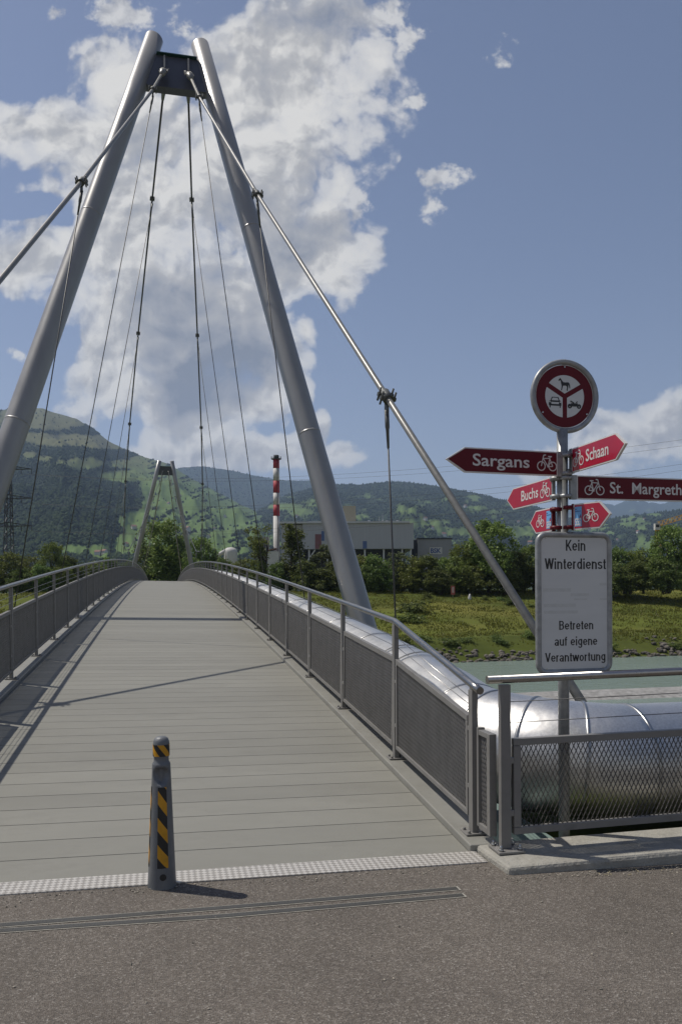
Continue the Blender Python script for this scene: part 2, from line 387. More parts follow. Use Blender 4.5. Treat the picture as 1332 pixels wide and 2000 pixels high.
for sg, m_, side in ((1, RM, 'right'), (-1, LM, 'left')):
    a = ctop(T1, sg, .34); c = ctop(T2, sg, -.34); mid = Vector((m_[-1].x+sg*.1, MIDY, m_[-1].z-.28))
    pts = [a]+m_+[mid]+[mir(p) for p in reversed(m_)]+[c]
    cable('main_cable', 'dark sagging main cable between the two pylons on the %s side of the deck' % side, pts, .034, M['rope'], [i for i in range(1, len(pts)-1) if i != 7], 'main span cables', (True, True))
# hangers: rod with sockets, each a thing
def hanger(top, bot, label, r=.0125):
    t = thing('hanger_rod', label, 'hanger', tuple(bot), 'thin hanger rods under the cables')
    top, bot = Vector(top), Vector(bot); d = (top-bot).normalized(); L = (top-bot).length
    MB().tube([bot+d*.1, top-d*.15], r, 7).build('rod', M['rope'], t)
    MB().tube([top+d*.02, top-d*.22, top-d*.24, top-d*.5], [r*2.6, r*2.6, r*2.0, r*1.4], 8).build('upper_socket', M['cast'], t)
    MB().tube([bot, bot+d*.35, bot+d*.36, bot+d*.7], [r*1.4, r*1.4, r*1.9, r*1.2], 8).build('lower_socket', M['galv'], t)
ORD = ['first','second','third','fourth','fifth','sixth','seventh','eighth','ninth']
for sg, B_, m_, side in ((1, RB, RM, 'right'), (-1, LB, LM, 'left')):
    for i, p in enumerate(B_+m_):
        bot = Vector((XC+sg*3.1, p.y, zd(p.y, sg*3.1)-.32))
        if i < 3: lab = '%s hanger rod from the viewer on the %s, hanging from the near stay cable' % (ORD[i], side)
        else: lab = '%s thin hanger rod beyond the near pylon, under the %s main cable' % (ORD[i-3], side)
        hanger(p-Vector((0,0,.2)), bot, lab)
        q = mir(p); bot2 = Vector((XC+sg*3.1, q.y, zd(q.y, sg*3.1)-.32))
        lab = ('%s thin hanger rod counted back from the distant pylon, under the %s main cable' if i >= 3 else '%s hanger rod from the far end on the %s, under the distant stay cable') % (ORD[i-3 if i >= 3 else i], side)
        hanger(q-Vector((0,0,.2)), bot2, lab, .016)

# ---------------------------------------------------------------- railings
def diamond(W, H, cw, ch, t, dep, shear=0.):   # expanded metal in the (y, z) plane, x = depth; bottom left at 0
    nx, nz = int(round(W/(cw/2))), int(round(H/(ch/2)))
    i, j = np.meshgrid(np.arange(nx), np.arange(nz)); i = i.ravel(); j = j.ravel()
    up = (i+j) % 2 == 0
    y0 = i*W/nx; y1 = (i+1)*W/nx; z0 = np.where(up, j, j+1)*H/nz; z1 = np.where(up, j+1, j)*H/nz
    d = np.stack([y1-y0, z1-z0], 1); l = np.hypot(d[:,0], d[:,1]); n = np.stack([-d[:,1]/l, d[:,0]/l], 1)*t/2
    tw = dep/2; V = np.zeros((len(i), 8, 3))
    for k, (s, dx) in enumerate(((-1,-tw),(1,-tw),(1,tw),(-1,tw))):
        for e, (yy, zz) in enumerate(((y0,z0),(y1,z1))):
            V[:,k+4*e,0] = dx; V[:,k+4*e,1] = yy+s*n[:,0]; V[:,k+4*e,2] = zz+s*n[:,1]
    V[:,:,2] += V[:,:,1]*shear
    F = np.array([(a,(a+1)%4,4+(a+1)%4,4+a) for a in range(4)])
    return V.reshape(-1,3), (np.arange(len(i))[:,None,None]*8+F[None]).reshape(-1,4)

PY = [5.15, 7.02]
while PY[-1]+2.174 < 145: PY.append(PY[-1]+2.174)
RH = 1.26
def railing(sx, label):
    xp = 2.085 if sx > 0 else -1.985
    zk = lambda y: zd(y, xp)+.05
    ys = PY if sx > 0 else PY
    t = thing('bridge_railing', label, 'railing', (xp, ys[0], zk(ys[0])), 'the two bridge railings')
    hts = [1.02]+[RH]*(len(ys)-1)
    def post_mb(h):
        b = MB(); b.box(-.022, .022, -.036, .036, .012, h-.035)
        b.box(-.075, .075, -.065, .065, 0, .012)
        b.box(-.02, .02, -.02, .02, h-.036, h-.015)
        for e in (-.045, .045):
            for s in (-1, 1): b.tube([(s*.05, e, .012), (s*.05, e, .03)], .011, 6)
        return b
    p0 = None
    for i, (y, h) in enumerate(zip(ys, hts)):
        if i < 2 or p0 is None:
            p = post_mb(h).build('post', M['post'], None, bevel=.003 if i < 2 else 0); p.parent = t
            if i == 1: p0 = p
        else:
            p = p0.copy(); COL.objects.link(p); p.parent = t
        p.location = (0, y-ys[0], zk(y)-zk(ys[0]))
    tops = [Vector((xp, y, zk(y)+h)) for y, h in zip(ys, hts)]
    first = tops[0]-(tops[1]-tops[0]).normalized()*.13
    MB().tube([first]+tops, .027, 16).build('handrail', M['stainless'], t)
    for f in (.36, .68):
        w = [Vector((xp+.012, y, zk(y)+(.93 if i else .80)+((h-.06)-(.93 if i else .80))*f)) for i, (y, h) in enumerate(zip(ys, hts))]
        MB().tube(w, .003, 6).build('tension_wire', M['stainless'], t)
    proto = None
    for i in range(len(ys)-1):
        y0, y1 = ys[i]+.06, ys[i+1]-.06; W = y1-y0; sl = (zk(ys[i+1])-zk(ys[i]))/(ys[i+1]-ys[i])
        if i == 0 or proto is None:
            b = MB(); Hb, Ht = .10, .93
            sb, st = (sl, sl+(.93-.80)/(ys[1]-ys[0])) if i == 0 else (0., 0.)
            h0 = .80 if i == 0 else .93
            def fr(ya, yb, za, zb, za2, zb2): b.hexa([(-.02,ya,za),(.02,ya,za),(.02,yb,za2),(-.02,yb,za2),(-.02,ya,zb),(.02,ya,zb),(.02,yb,zb2),(-.02,yb,zb2)])
            fr(0, W, h0-.045, h0, h0-.045+st*W, h0+st*W); fr(0, W, Hb, Hb+.035, Hb+sb*W, Hb+.035+sb*W)
            fr(0, .035, Hb+.037, h0-.047, Hb+.037+sb*.035, h0-.047+st*.035); fr(W-.035, W, Hb+.037+sb*(W-.035), h0-.047+st*(W-.035), Hb+.037+sb*W, h0-.047+st*W)
            for ya, yb in ((-.045, 0), (W, W+.045)):
                for zz in (.3, .7): fr(ya, yb, zz+(sb*ya), zz+.03+sb*ya, zz+sb*ya, zz+.03+sb*ya)
            pn = b.build('mesh_panel', M['post'], None, bevel=.003 if i == 0 else 0); pn.parent = t
            V, F = diamond(W-.06, h0-.08-Hb, .03, .062, .0036, .013, 0.)
            V[:,1] += .03; rel = (V[:,2]-0)/(h0-.08-Hb)
            V[:,2] = Hb+.036+V[:,2] + V[:,1]*(sb+(st-sb)*rel)
            me_o = np_mesh('mesh_infill', V, F, M['mesh']); me_o.parent = pn
            if i == 1: proto = pn
        else:
            pn = proto.copy(); COL.objects.link(pn); pn.parent = t
            for ch in proto.children:
                c = ch.copy(); COL.objects.link(c); c.parent = pn
        pn.location = (0, y0-ys[0], zk(ys[i])-zk(ys[0])+sl*.06)
        if i: pn.rotation_euler = (math.atan(sl), 0, 0)
    if sx > 0:                     # short return panel at the bridge end
        b = MB(); x, ya, yb, z0, z1 = xp+.02, 4.86, 5.08, .12, .79
        b.box(x-.025, x+.025, ya, ya+.05, z0, z1); b.box(x-.025, x+.025, yb-.03, yb, z0+.012, z1+.012)
        b.box(x-.024, x+.024, ya+.051, yb-.031, z1-.035, z1); b.box(x-.024, x+.024, ya+.051, yb-.031, z0, z0+.04)
        pn = b.build('return_panel', M['post'], t, bevel=.003)
        V, F = diamond(yb-ya-.08, z1-z0-.07, .03, .062, .0036, .012); V += np.array([x, ya+.05, z0+.04])
        np_mesh('mesh_infill', V, F, M['mesh'], pn, o0=ORG[pn.name])
    return t
railing(1, 'bridge railing on the right side beside the silver pipe')
railing(-1, 'bridge railing on the left side casting its shadow across the planks')

# ---------------------------------------------------------------- insulated pipe
pipe = thing('insulated_pipe', 'fat silver aluminium-clad pipe bending from beside the bridge to behind the fence', 'pipe', (2.63, 6.6, 0))
PR = .455
path = [Vector((2.63, y, zd(y, 2.6)+.44)) for y in np.arange(140, 8.9, -2.0)]+[Vector((2.63, y, .42+zd(8., 2.6)*max(0,(y-5.65)/2.4))) for y in (8.0, 7.2)]
bend = []
for k in range(0, 17):
    a = math.pi*k/32; bend.append(Vector((3.58-.95*math.cos(a), 6.6-.95*math.sin(a), .46-.095*k/16)))
path += bend+[Vector((x, 5.65, .365-.004*(x-3.58))) for x in (4.2, 5, 6, 8, 11, 16)]
MB().tube(path, PR, 56).build('cladding', M['clad'], pipe)
def band_at(i, f, dr=.007, w=.028, mtl='band'):
    p = path[i].lerp(path[i+1], f); d = (path[i+1]-path[i]).normalized()
    q = [p-d*w, p-d*w*.8, p+d*w*.8, p+d*w]
    b = MB(); b.tube(q, [PR+.0015, PR+dr, PR+dr, PR+.0015], 56, caps=False); return b
n0 = len(path)-len(bend)-6
for k in (0, 4, 8, 12, 16):
    i = n0+k; d = (path[min(i+1,len(path)-1)]-path[i-1]).normalized(); p = path[i]
    b = MB(); b.tube([p-d*.014, p-d*.01, p+d*.01, p+d*.014], [PR+.0015, PR+.008, PR+.008, PR+.0015], 56, caps=False); b.build('seam_band', M['band'], pipe)
for x in (4.28, 4.52, 5.35, 6.2, 7.0, 8.0):
    b = MB(); p = Vector((x, 5.65, .365-.004*(x-3.58))); d = Vector((1,0,-.004))
    for e in (-.022, .022): b.tube([p+d*(e-.012), p+d*(e-.006), p+d*(e+.006), p+d*(e+.012)], [PR+.0015, PR+.009, PR+.009, PR+.0015], 56, caps=False)
    b.build('seam_band', M['band'], pipe)
for y in list(np.arange(9.6, 60, 1.9)):
    d = Vector((0, 1, .06)).normalized(); p = Vector((2.63, y, zd(y, 2.6)+.44)); b = MB()
    b.tube([p-d*.014, p-d*.01, p+d*.01, p+d*.014], [PR+.002, PR+.008, PR+.008, PR+.002], 48, caps=False); b.build('seam_band', M['band'], pipe)
for y in (7.95, 8.5):
    d = Vector((0, 1, .08)).normalized(); p = Vector((2.63, y, zd(y, 2.6)+.44)); b = MB()
    b.tube([p-d*.02, p-d*.016, p+d*.016, p+d*.02], [PR+.002, PR+.006, PR+.006, PR+.002], 48, caps=False); b.build('sealing_strip', M['rope'], pipe)

# ---------------------------------------------------------------- fence on the concrete kerb, right of the bridge
FY = 4.80
FX = [2.16, 4.3, 6.45, 8.6]
kz = lambda x: .047+.002*(x-2.1)
kb = thing('concrete_kerb', 'low pale concrete kerb block carrying the fence', 'kerb', (2.1, FY, -.1))
b = MB(); b.hexa([(2.03,4.49,-.2),(9.5,4.53,-.26),(9.5,5.0,-.26),(2.01,5.0,-.2),(2.05,4.505,.043),(9.5,4.545,.058),(9.5,4.99,.058),(2.02,4.99,.043)])
b.build('kerb_block', M['conc'], kb, bevel=.022)
fe = thing('guard_fence', 'brown-grey steel guard fence with mesh panels standing on the concrete kerb', 'fence', (2.16, FY, .08))
for x in FX:
    b = MB(); z = kz(x); h = z+1.075+.012*(x-2.1); b.box(x-.035, x+.035, FY-.022, FY+.022, z+.015, h); pz = b.build('post', M['post'], fe, bevel=.003)
    b = MB(); b.box(x-.08, x+.10, FY-.09, FY+.09, z, z+.015); b.build('base_plate', M['post'], pz, bevel=.003)
    b = MB()
    for ex in (-.055, .075):
        for ey in (-.06, .06): b.tube([(x+ex, FY+ey, z+.015), (x+ex, FY+ey, z+.052)], .009, 6); b.tube([(x+ex, FY+ey, z+.017), (x+ex, FY+ey, z+.03)], .016, 6)
    b.build('anchor_bolt', M['bolt'], pz)
MB().tube([(2.04, FY, 1.156), (9.0, FY, 1.156+.0115*6.96)], .027, 16).build('handrail', M['stainless'], fe)
for zz in (.872, 1.008):
    MB().tube([(2.16, FY, zz), (8.6, FY, zz+.012*6.4)], .0028, 6).build('tension_wire', M['rope'], fe)
for x0, x1 in zip(FX[:-1], FX[1:]):
    a, c = x0+.055, x1-.055; b = MB(); s_ = .006
    z0 = .148+s_*(a-2.2); z1 = .770+s_*(a-2.2)
    def fx(xa, xb, za, zb):
        b.hexa([(xa,FY-.022,za+s_*(xa-a)),(xb,FY-.022,za+s_*(xb-a)),(xb,FY+.022,za+s_*(xb-a)),(xa,FY+.022,za+s_*(xa-a)),(xa,FY-.022,zb+s_*(xa-a)),(xb,FY-.022,zb+s_*(xb-a)),(xb,FY+.022,zb+s_*(xb-a)),(xa,FY+.022,zb+s_*(xa-a))])
    fx(a, c, z0, z0+.045); fx(a, c, z1-.045, z1); fx(a, a+.05, z0+.047, z1-.047); fx(c-.05, c, z0+.047, z1-.047)
    for zz in (z0+.12, z1-.16): fx(a-.022, a, zz, zz+.04); fx(c, c+.022, zz, zz+.04)
    pn = b.build('mesh_panel', M['post'], fe, bevel=.003)
    V, F = diamond(c-a-.09, z1-z0-.08, .034, .068, .0027, .008, s_)
    V = np.stack([V[:,1]+a+.045, V[:,0]+FY, V[:,2]+z0+.042], 1)
    np_mesh('mesh_infill', V, F, M['meshdark'], pn, o0=ORG[pn.name])
# ================================================================ SIGNPOST
class Frame:
    def __init__(s, o, u, v=(0,0,1)):
        s.o = Vector(o); s.u = Vector(u).normalized(); s.v = Vector(v).normalized(); s.n = s.u.cross(s.v)
    def p(s, a, b, c): return s.o+s.u*a+s.v*b+s.n*c
def text_obj(body, fr, x0, x1, base, cap, nz, mtl, parent, name='lettering', bold=.012, label=None):
    cu = bpy.data.curves.new('txt', 'FONT'); cu.body = body; cu.size = 1.; cu.offset = bold; cu.extrude = .001; cu.resolution_u = 3
    o = bpy.data.objects.new('txt', cu); COL.objects.link(o); bpy.context.view_layer.update()
    dg = bpy.context.evaluated_depsgraph_get(); me = bpy.data.meshes.new_from_object(o.evaluated_get(dg))
    bpy.data.objects.remove(o); bpy.data.curves.remove(cu)
    k = len(me.vertices); a = np.zeros(k*3, np.float32); me.vertices.foreach_get('co', a); a = a.reshape(-1,3)
    capH = .729 if True else 1
    xa, xb = a[:,0].min(), a[:,0].max(); sx = (x1-x0)/(xb-xa); sy = cap/TXT_CAP
    o0 = np.array(ORG.get(parent.name, (0,0,0)))
    P = np.array(fr.o)[None]+np.outer(x0+(a[:,0]-xa)*sx, fr.u)+np.outer(base+a[:,1]*sy, fr.v)+np.outer(nz+(a[:,2]+.001)*.5, fr.n)-o0
    me.vertices.foreach_set('co', P.astype(np.float32).ravel()); me.materials.clear(); me.materials.append(mtl); me.update()
    return link(name, me, parent, label, o0=tuple(o0))
def cap_height():
    cu = bpy.data.curves.new('txt', 'FONT'); cu.body = 'H'; cu.size = 1.; o = bpy.data.objects.new('txt', cu); COL.objects.link(o); bpy.context.view_layer.update()
    h = o.dimensions.y; bpy.data.objects.remove(o); bpy.data.curves.remove(cu); return h
TXT_CAP = cap_height()
def ring2(mb, fr, cx, cy, r0, r1, n0, n1, n=32, mi=0):
    vs = []
    for k in range(n):
        c, s = math.cos(2*math.pi*k/n), math.sin(2*math.pi*k/n)
        vs += [fr.p(cx+r0*c, cy+r0*s, n0), fr.p(cx+r1*c, cy+r1*s, n0), fr.p(cx+r1*c, cy+r1*s, n1), fr.p(cx+r0*c, cy+r0*s, n1)]
    fs = [(4*k+a, 4*((k+1)%n)+a, 4*((k+1)%n)+(a+1)%4, 4*k+(a+1)%4) for k in range(n) for a in range(4)]
    return mb.add(vs, fs, mi)
def stroke(mb, fr, p, q, w, n0, n1):
    p, q = np.array(p), np.array(q); d = (q-p)/np.linalg.norm(q-p); m = np.array((-d[1], d[0]))*w/2
    return mb.prism([tuple(p-m), tuple(q-m), tuple(q+m), tuple(p+m)], fr, n0, n1)
def bike(fr, cx, cy, w, nz, mtl, parent, flip=False):       # bicycle pictogram, w = overall width; handlebar on the left unless flipped
    f = -1 if flip else 1; k = w; lw = .058*k; b = MB(); n0, n1 = nz, nz+.0012
    X = lambda a: cx+f*a*k
    R = .215*k
    for sx in (-.285, .285): ring2(b, fr, X(sx), cy-.10*k, R-lw*.8, R, n0, n1, 28)
    P = dict(fw=(X(-.285), cy-.10*k), rw=(X(.285), cy-.10*k), bb=(X(.055), cy-.115*k), st=(X(.13), cy+.25*k), ht=(X(-.19), cy+.235*k), sd=(X(.155), cy+.33*k), hb=(X(-.165), cy+.38*k))
    for i, (a, c) in enumerate((('fw','hb'),('ht','st'),('ht','bb'),('bb','sd'),('bb','rw'),('rw','st'))):
        stroke(b, fr, P[a], P[c], lw*.72, n0+i*.00008, n1+i*.00008)
    stroke(b, fr, (X(.06), P['sd'][1]), (X(.24), P['sd'][1]), lw*.9, n0+.0006, n1+.0006)
    stroke(b, fr, (X(-.17), P['hb'][1]), (X(-.06), P['hb'][1]+.015*k), lw*.85, n0+.0007, n1+.0007)
    ring2(b, fr, P['bb'][0], P['bb'][1], .0, .045*k, n0+.0008, n1+.0008, 12)
    return b.build('bicycle_symbol', mtl, parent)

PX, PYY = 2.72, 5.06
sp = thing('signpost', 'galvanised signpost with a round prohibition sign, red bicycle direction signs and a white notice board', 'signpost', (PX, PYY, -.05))
MB().tube([(PX, PYY, -.3), (PX, PYY, 2.85)], .038, 24).build('pole', M['pole'], sp)
# round prohibition sign
fr = Frame((PX+.018, PYY-.004, 3.083), (1, .0, 0))
b = MB(); n = 48; R = .259
b.tube([fr.p((R-.019)*math.sin(a), (R-.019)*math.cos(a), 0) for a in [2*math.pi*k/n for k in range(n+1)]], .019, 12, caps=False)
rs = b.build('round_sign', M['pole'], sp, label='round red prohibition sign with horse, car and motorcycle')
b = MB(); b.prism([(.216*math.cos(2*math.pi*k/64), .216*math.sin(2*math.pi*k/64)) for k in range(64)], fr, -.008, .0)
b.build('red_disc', M['shade_red'], rs)
b = MB(); ring2(b, fr, 0, 0, .2165, .2195, -.008, .0002, 64)
for a in (90, 215, 325): stroke(b, fr, (.22*math.cos(math.radians(a)), .22*math.sin(math.radians(a))), (.245*math.cos(math.radians(a)), .245*math.sin(math.radians(a))), .03, -.012, -.009)
b.build('sign_edge', M['wborder'], rs)
def sector(a0, a1, r, off):         # sector between two bars, pulled away from the centre
    am = math.radians((a0+a1)/2); o = (off*math.cos(am), off*math.sin(am)); pts = [o]
    dl = math.degrees(math.asin(.017/r))
    for k in range(17):
        a = math.radians(a0+dl+(a1-a0-2*dl)*k/16); pts.append((r*math.cos(a), r*math.sin(a)))
    return pts
for a0, a1 in ((30, 150), (150, 270), (270, 390)):
    b = MB(); b.prism(sector(a0, a1, .148, .0195), fr, .0005, .0012); b.build('white_field', M['white'], rs)
horse = [(-.42,.42),(-.50,.30),(-.46,.24),(-.36,.32),(-.30,.26),(-.26,.05),(-.22,-.12),(-.24,-.32),(-.28,-.48),(-.20,-.48),(-.16,-.30),(-.10,-.12),(.10,-.10),(.22,-.14),(.24,-.28),(.20,-.40),(.22,-.50),(.30,-.50),(.30,-.40),(.34,-.24),(.36,-.10),(.38,.0),(.42,-.14),(.46,-.30),(.52,-.30),(.50,-.06),(.44,.12),(.34,.18),(.10,.15),(-.08,.16),(-.18,.28),(-.28,.42),(-.36,.50),(-.38,.44)]
b = MB(); b.prism([(x*.088-.004, y*.088+.084) for x, y in horse], fr, .0014, .0024); b.build('horse_symbol', M['black'], rs)
b = MB()
body = [(-.5,-.12),(-.47,.06),(-.36,.12),(-.26,.40),(.26,.40),(.36,.12),(.47,.06),(.5,-.12),(.5,-.30),(.44,-.32),(.44,-.48),(.36,-.48),(.36,-.32),(-.36,-.32),(-.36,-.48),(-.44,-.48),(-.44,-.32),(-.5,-.30)]
b.prism([(x*.095-.074, y*.085-.041) for x, y in body], fr, .0014, .0022); cs = b.build('car_symbol', M['black'], rs)
b = MB(); b.prism([(x*.095-.074, y*.085-.041) for x, y in [(-.28,.12),(-.20,.33),(.20,.33),(.28,.12)]], fr, .0023, .0026)
b.prism([(x*.095-.074, y*.085-.041) for x, y in [(-.28,-.18),(-.32,-.02),(.32,-.02),(.28,-.18)]], fr, .0023, .0026)
for s in (-.42, .42): b.prism([(x*.095-.074, y*.085-.041) for x, y in [(s-.05,-.06),(s+.05,-.06),(s+.05,.04),(s-.05,.04)]], fr, .0023, .0026)
b.build('white_field', M['white'], rs)
b = MB()
for s in (-.035, .035): ring2(b, fr, .073+s, -.066, .007, .0165, .0014, .0022, 20)
for i, (p, q, w) in enumerate((((.03,-.062),(.11,-.060),.013),((.048,-.052),(.098,-.052),.014),((.105,-.052),(.116,-.066),.006),((.042,-.03),(.070,-.044),.008),((.085,-.042),(.096,-.032),.006))):
    stroke(b, fr, p, q, w, .0023+i*.0002, .0031+i*.0002)
b.build('motorcycle_symbol', M['black'], rs)
b = MB()
for a in (90, 215, 325):
    c = fr.p(.205*math.cos(math.radians(a)), .205*math.sin(math.radians(a)), .001); b.tube([c, c+fr.n*.004], .006, 8)
b.build('screw', M['bolt'], rs)

def arrow(o, u, L, H, tip, label, right=True, redm='red', text=None, tx=None, bk=None, sticker=None, gap=.0, off=.045):
    """direction sign: o = pole axis at sign mid-height, u = viewer's left-to-right in plan; the sign lies on the +u side when right, else on the -u side"""
    u = Vector((u[0], u[1], 0)).normalized(); fr = Frame(Vector(o)+u.cross(Vector((0,0,1)))*0.0, u)
    s = 1 if right else -1
    def out(i):
        h = H/2-i
        return [(s*(off+i), -h), (s*(L-tip-i*.35), -h), (s*(L-i*1.5), 0), (s*(L-tip-i*.35), h), (s*(off+i), h)]
    b = MB(); b.prism(out(0), fr, -.009, .009); sg = b.build('direction_sign', M['wborder'], sp, label=label)
    b = MB(); b.prism(out(.0085), fr, .0095, .0105); b.build('red_field', M[redm], sg)
    b = MB()                        # aluminium bracket round the pole
    b.prism([(s*.03, -H/2-.002), (s*(off-.001), -H/2-.002), (s*(off-.001), H/2+.002), (s*.03, H/2+.002)], fr, -.012, .012)
    for zz in (-H/2+.02, H/2-.02):
        c = fr.p(0, zz, 0); b.tube([c-Vector((0,0,.012)), c+Vector((0,0,.012))], .043, 20)
    for zz in (-H/2+.03, H/2-.03): b.tube([fr.p(s*.043, zz, .012), fr.p(s*.043, zz, .018)], .007, 6)
    b.build('pole_bracket', M['pole'] if redm != 'red' or not sticker else M['shade_red'], sg)
    if text: text_obj(text, fr, tx[0], tx[1], -H*.21, H*.46, .0112, M['wborder'], sg)
    if bk: bike(fr, bk[0], -H*.02, bk[1], .0112, M['wborder'], sg, flip=bk[2])
    if sticker:
        a, c = sticker; b = MB(); b.prism([(a, -H*.38), (c, -H*.38), (c, H*.38), (a, H*.38)], fr, .011, .0116); st = b.build('blue_sticker', M['blue'], sg)
        text_obj('555', fr, a+.004, c-.004, -H*.34, H*.26, .0122, M['wborder'], sg, bold=.03)
        b = MB(); m = (a+c)/2
        b.prism([(m+.008, -H*.03), (c-.004, -H*.05), (c-.006, H*.06), (m+.022, H*.10)], fr, .0119, .0124)
        b.prism([(a+.004, H*.19), (c-.006, H*.19), (c-.006, H*.215), (a+.004, H*.215)], fr, .0119, .0124)
        b.prism([(a+.004, H*.27), (m-.012, H*.27), (m-.012, H*.30), (a+.004, H*.30)], fr, .0119, .0124)
        b.build('sticker_print', M['navy'], sg)
        b = MB(); b.prism([(m+.016, -H*.10), (c-.003, -H*.10), (c-.003, H*.02), (m+.02, H*.02)], fr, .0126, .0130); b.build('sticker_mark', M['red'], sg)
    return sg
arrow((PX, PYY-.048, 2.60), (1, .08), .905, .167, .135, 'long shaded red arrow sign reading Sargans, pointing left', False, 'shade_red', 'Sargans', (-.715, -.29), (-.155, .155, False), off=.07)
arrow((PX+.047, PYY+.0, 2.625), (-.02, -1), .735, .167, .11, 'bright red arrow sign reading Schaan, pointing right towards the viewer', True, 'red', 'Schaan', (.262, .545), (.158, .15, True), off=.066)
arrow((PX-.05, PYY, 2.445), (-.02, -1), .82, .165, .12, 'bright red arrow sign reading Buchs, pointing left across the bridge', False, 'red', 'Buchs', (-.545, -.255), (-.145, .155, False), off=.04)
arrow((PX, PYY-.045, 2.445), (1, .02), 1.18, .165, .13, 'long shaded red sign reading St. Margrethen, running out of view on the right', True, 'shade_red', 'St.  Margrethen', (.335, 1.02), (.215, .155, True), off=.08)
arrow((PX-.05, PYY+.0, 2.23), (-.02, -1), .40, .167, .10, 'small red arrow sign with bicycle and blue sticker, pointing left behind the pole', False, 'red', None, None, (-.225, .125, False), (-.125, -.052), off=.045)
arrow((PX+.025, PYY-.045, 2.235), (.37, -.93), .345, .177, .085, 'small red arrow sign with bicycle and blue sticker, pointing right', True, 'red', None, None, (.19, .125, True), (.058, .115), off=.045)
# condensed grotesque letters drawn stroke by stroke for the notice board: ('l', x0,y0,x1,y1) or ('a', cx,cy,rx,ry,a0,a1)
GLY = {'K':(.56,[('l',.09,0,.09,1),('l',.12,.36,.50,1.),('l',.23,.52,.50,0)]), 'e':(.49,[('a',.25,.36,.17,.285,0,325),('l',.08,.36,.42,.36)]),
 'i':(.20,[('l',.10,0,.10,.72),('l',.10,.85,.10,1)]), 'n':(.50,[('l',.09,0,.09,.72),('a',.25,.45,.155,.195,0,165),('l',.405,0,.405,.46)]),
 'W':(.76,[('l',.05,1,.21,0),('l',.21,0,.38,1),('l',.38,1,.55,0),('l',.55,0,.71,1)]), 't':(.28,[('l',.14,.10,.14,.92),('l',.02,.655,.27,.655),('l',.09,.065,.27,.065)]),
 'r':(.31,[('l',.09,0,.09,.72),('a',.25,.47,.155,.185,85,165)]), 'd':(.50,[('l',.405,0,.405,1),('a',.25,.36,.16,.285,0,360)]),
 's':(.44,[('a',.22,.515,.14,.14,15,270),('a',.22,.215,.15,.15,90,-165)]), 'B':(.56,[('l',.09,0,.09,1),('l',.09,.93,.30,.93),('l',.09,.53,.30,.53),('l',.09,.07,.30,.07),('a',.29,.73,.145,.2,-90,90),('a',.30,.30,.165,.23,-90,90)]),
 'a':(.48,[('a',.215,.205,.14,.145,0,360),('l',.385,0,.385,.5),('a',.235,.5,.15,.155,0,165)]), 'u':(.50,[('l',.095,.25,.095,.72),('a',.25,.25,.155,.19,180,345),('l',.41,0,.41,.72)]),
 'f':(.29,[('l',.13,0,.13,.82),('a',.25,.80,.12,.135,85,180),('l',.02,.655,.27,.655)]), 'g':(.50,[('a',.25,.375,.16,.275,0,360),('l',.405,-.08,.405,.72),('a',.25,-.07,.155,.15,195,360)]),
 'V':(.54,[('l',.05,1,.27,0),('l',.27,0,.49,1)]), 'w':(.66,[('l',.04,.72,.18,0),('l',.18,0,.33,.72),('l',.33,.72,.48,0),('l',.48,0,.62,.72)]), 'o':(.50,[('a',.25,.36,.165,.285,0,360)]), ' ':(.26,[])}
def grotesque(body, fr, x0, x1, base, cap, nz, mtl, parent, t=.135):
    tot = sum(GLY[c][0]+.045 for c in body)-.045; sx = (x1-x0)/tot; x = 0; b = MB(); lay = 0
    for c in body:
        for g in GLY[c][1]:
            lay += 1; n0 = nz+(lay % 5)*.00006
            if g[0] == 'l':
                (ax, ay), (bx, by_) = (x0+(x+g[1])*sx, base+g[2]*cap), (x0+(x+g[3])*sx, base+g[4]*cap)
                if abs(g[1]-g[3]) < 1e-6: h = t*sx/2; q = [(ax-h,ay),(ax+h,ay),(ax+h,by_),(ax-h,by_)]
                elif abs(g[2]-g[4]) < 1e-6: h = t*cap*.42; q = [(ax,ay-h),(bx,ay-h),(bx,ay+h),(ax,ay+h)]
                else: h = t*sx*.54; q = [(ax-h,ay),(ax+h,ay),(bx+h,by_),(bx-h,by_)]
                b.prism(q, fr, n0, n0+.0006)
            else:
                _, cx, cy, rx, ry, a0, a1 = g; n = 18; vs = []
                for k in range(n+1):
                    a = math.radians(a0+(a1-a0)*k/n)
                    for e in (-.5, .5):
                        for nn in (n0, n0+.0006): vs.append(fr.p(x0+(x+cx+(rx+e*t)*math.cos(a))*sx, base+(cy+(ry+e*t*.84)*math.sin(a))*cap, nn))
                b.add(vs, [(4*k+i, 4*k+j, 4*k+4+j, 4*k+4+i) for k in range(n) for i, j in ((0,1),(1,3),(3,2),(2,0))]+[(0,1,3,2),(4*n,4*n+2,4*n+3,4*n+1)])
        x += GLY[c][0]+.045
    return b.build('lettering', mtl, parent)
# white notice board
cb_ = at_y(1120.5, 1178, PYY-.055); fr = Frame((cb_[0], PYY-.055, cb_[2]), (1, .0, 0)); BW, BH = .578, .985
def rrect(w, h, r, n=6):
    pts = []
    for cx, cy, a0 in ((w/2-r, h/2-r, 0), (-w/2+r, h/2-r, 90), (-w/2+r, -h/2+r, 180), (w/2-r, -h/2+r, 270)):
        for k in range(n+1):
            a = math.radians(a0+90*k/n); pts.append((cx+r*math.cos(a), cy+r*math.sin(a)))
    return pts
pr = rrect(BW-.042, BH-.042, .055); pr.append(pr[0]); pr.append(pr[1])
b = MB(); b.tube([fr.p(x, y, 0) for x, y in pr], .0205, 12, caps=False)
nb = b.build('notice_board', M['pole'], sp, label='white notice board with rounded grey tube frame and black lettering')
b = MB(); b.prism(rrect(.508, .995-.082, .03), fr, -.004, .006); b.build('board_plate', M['white'], nb)
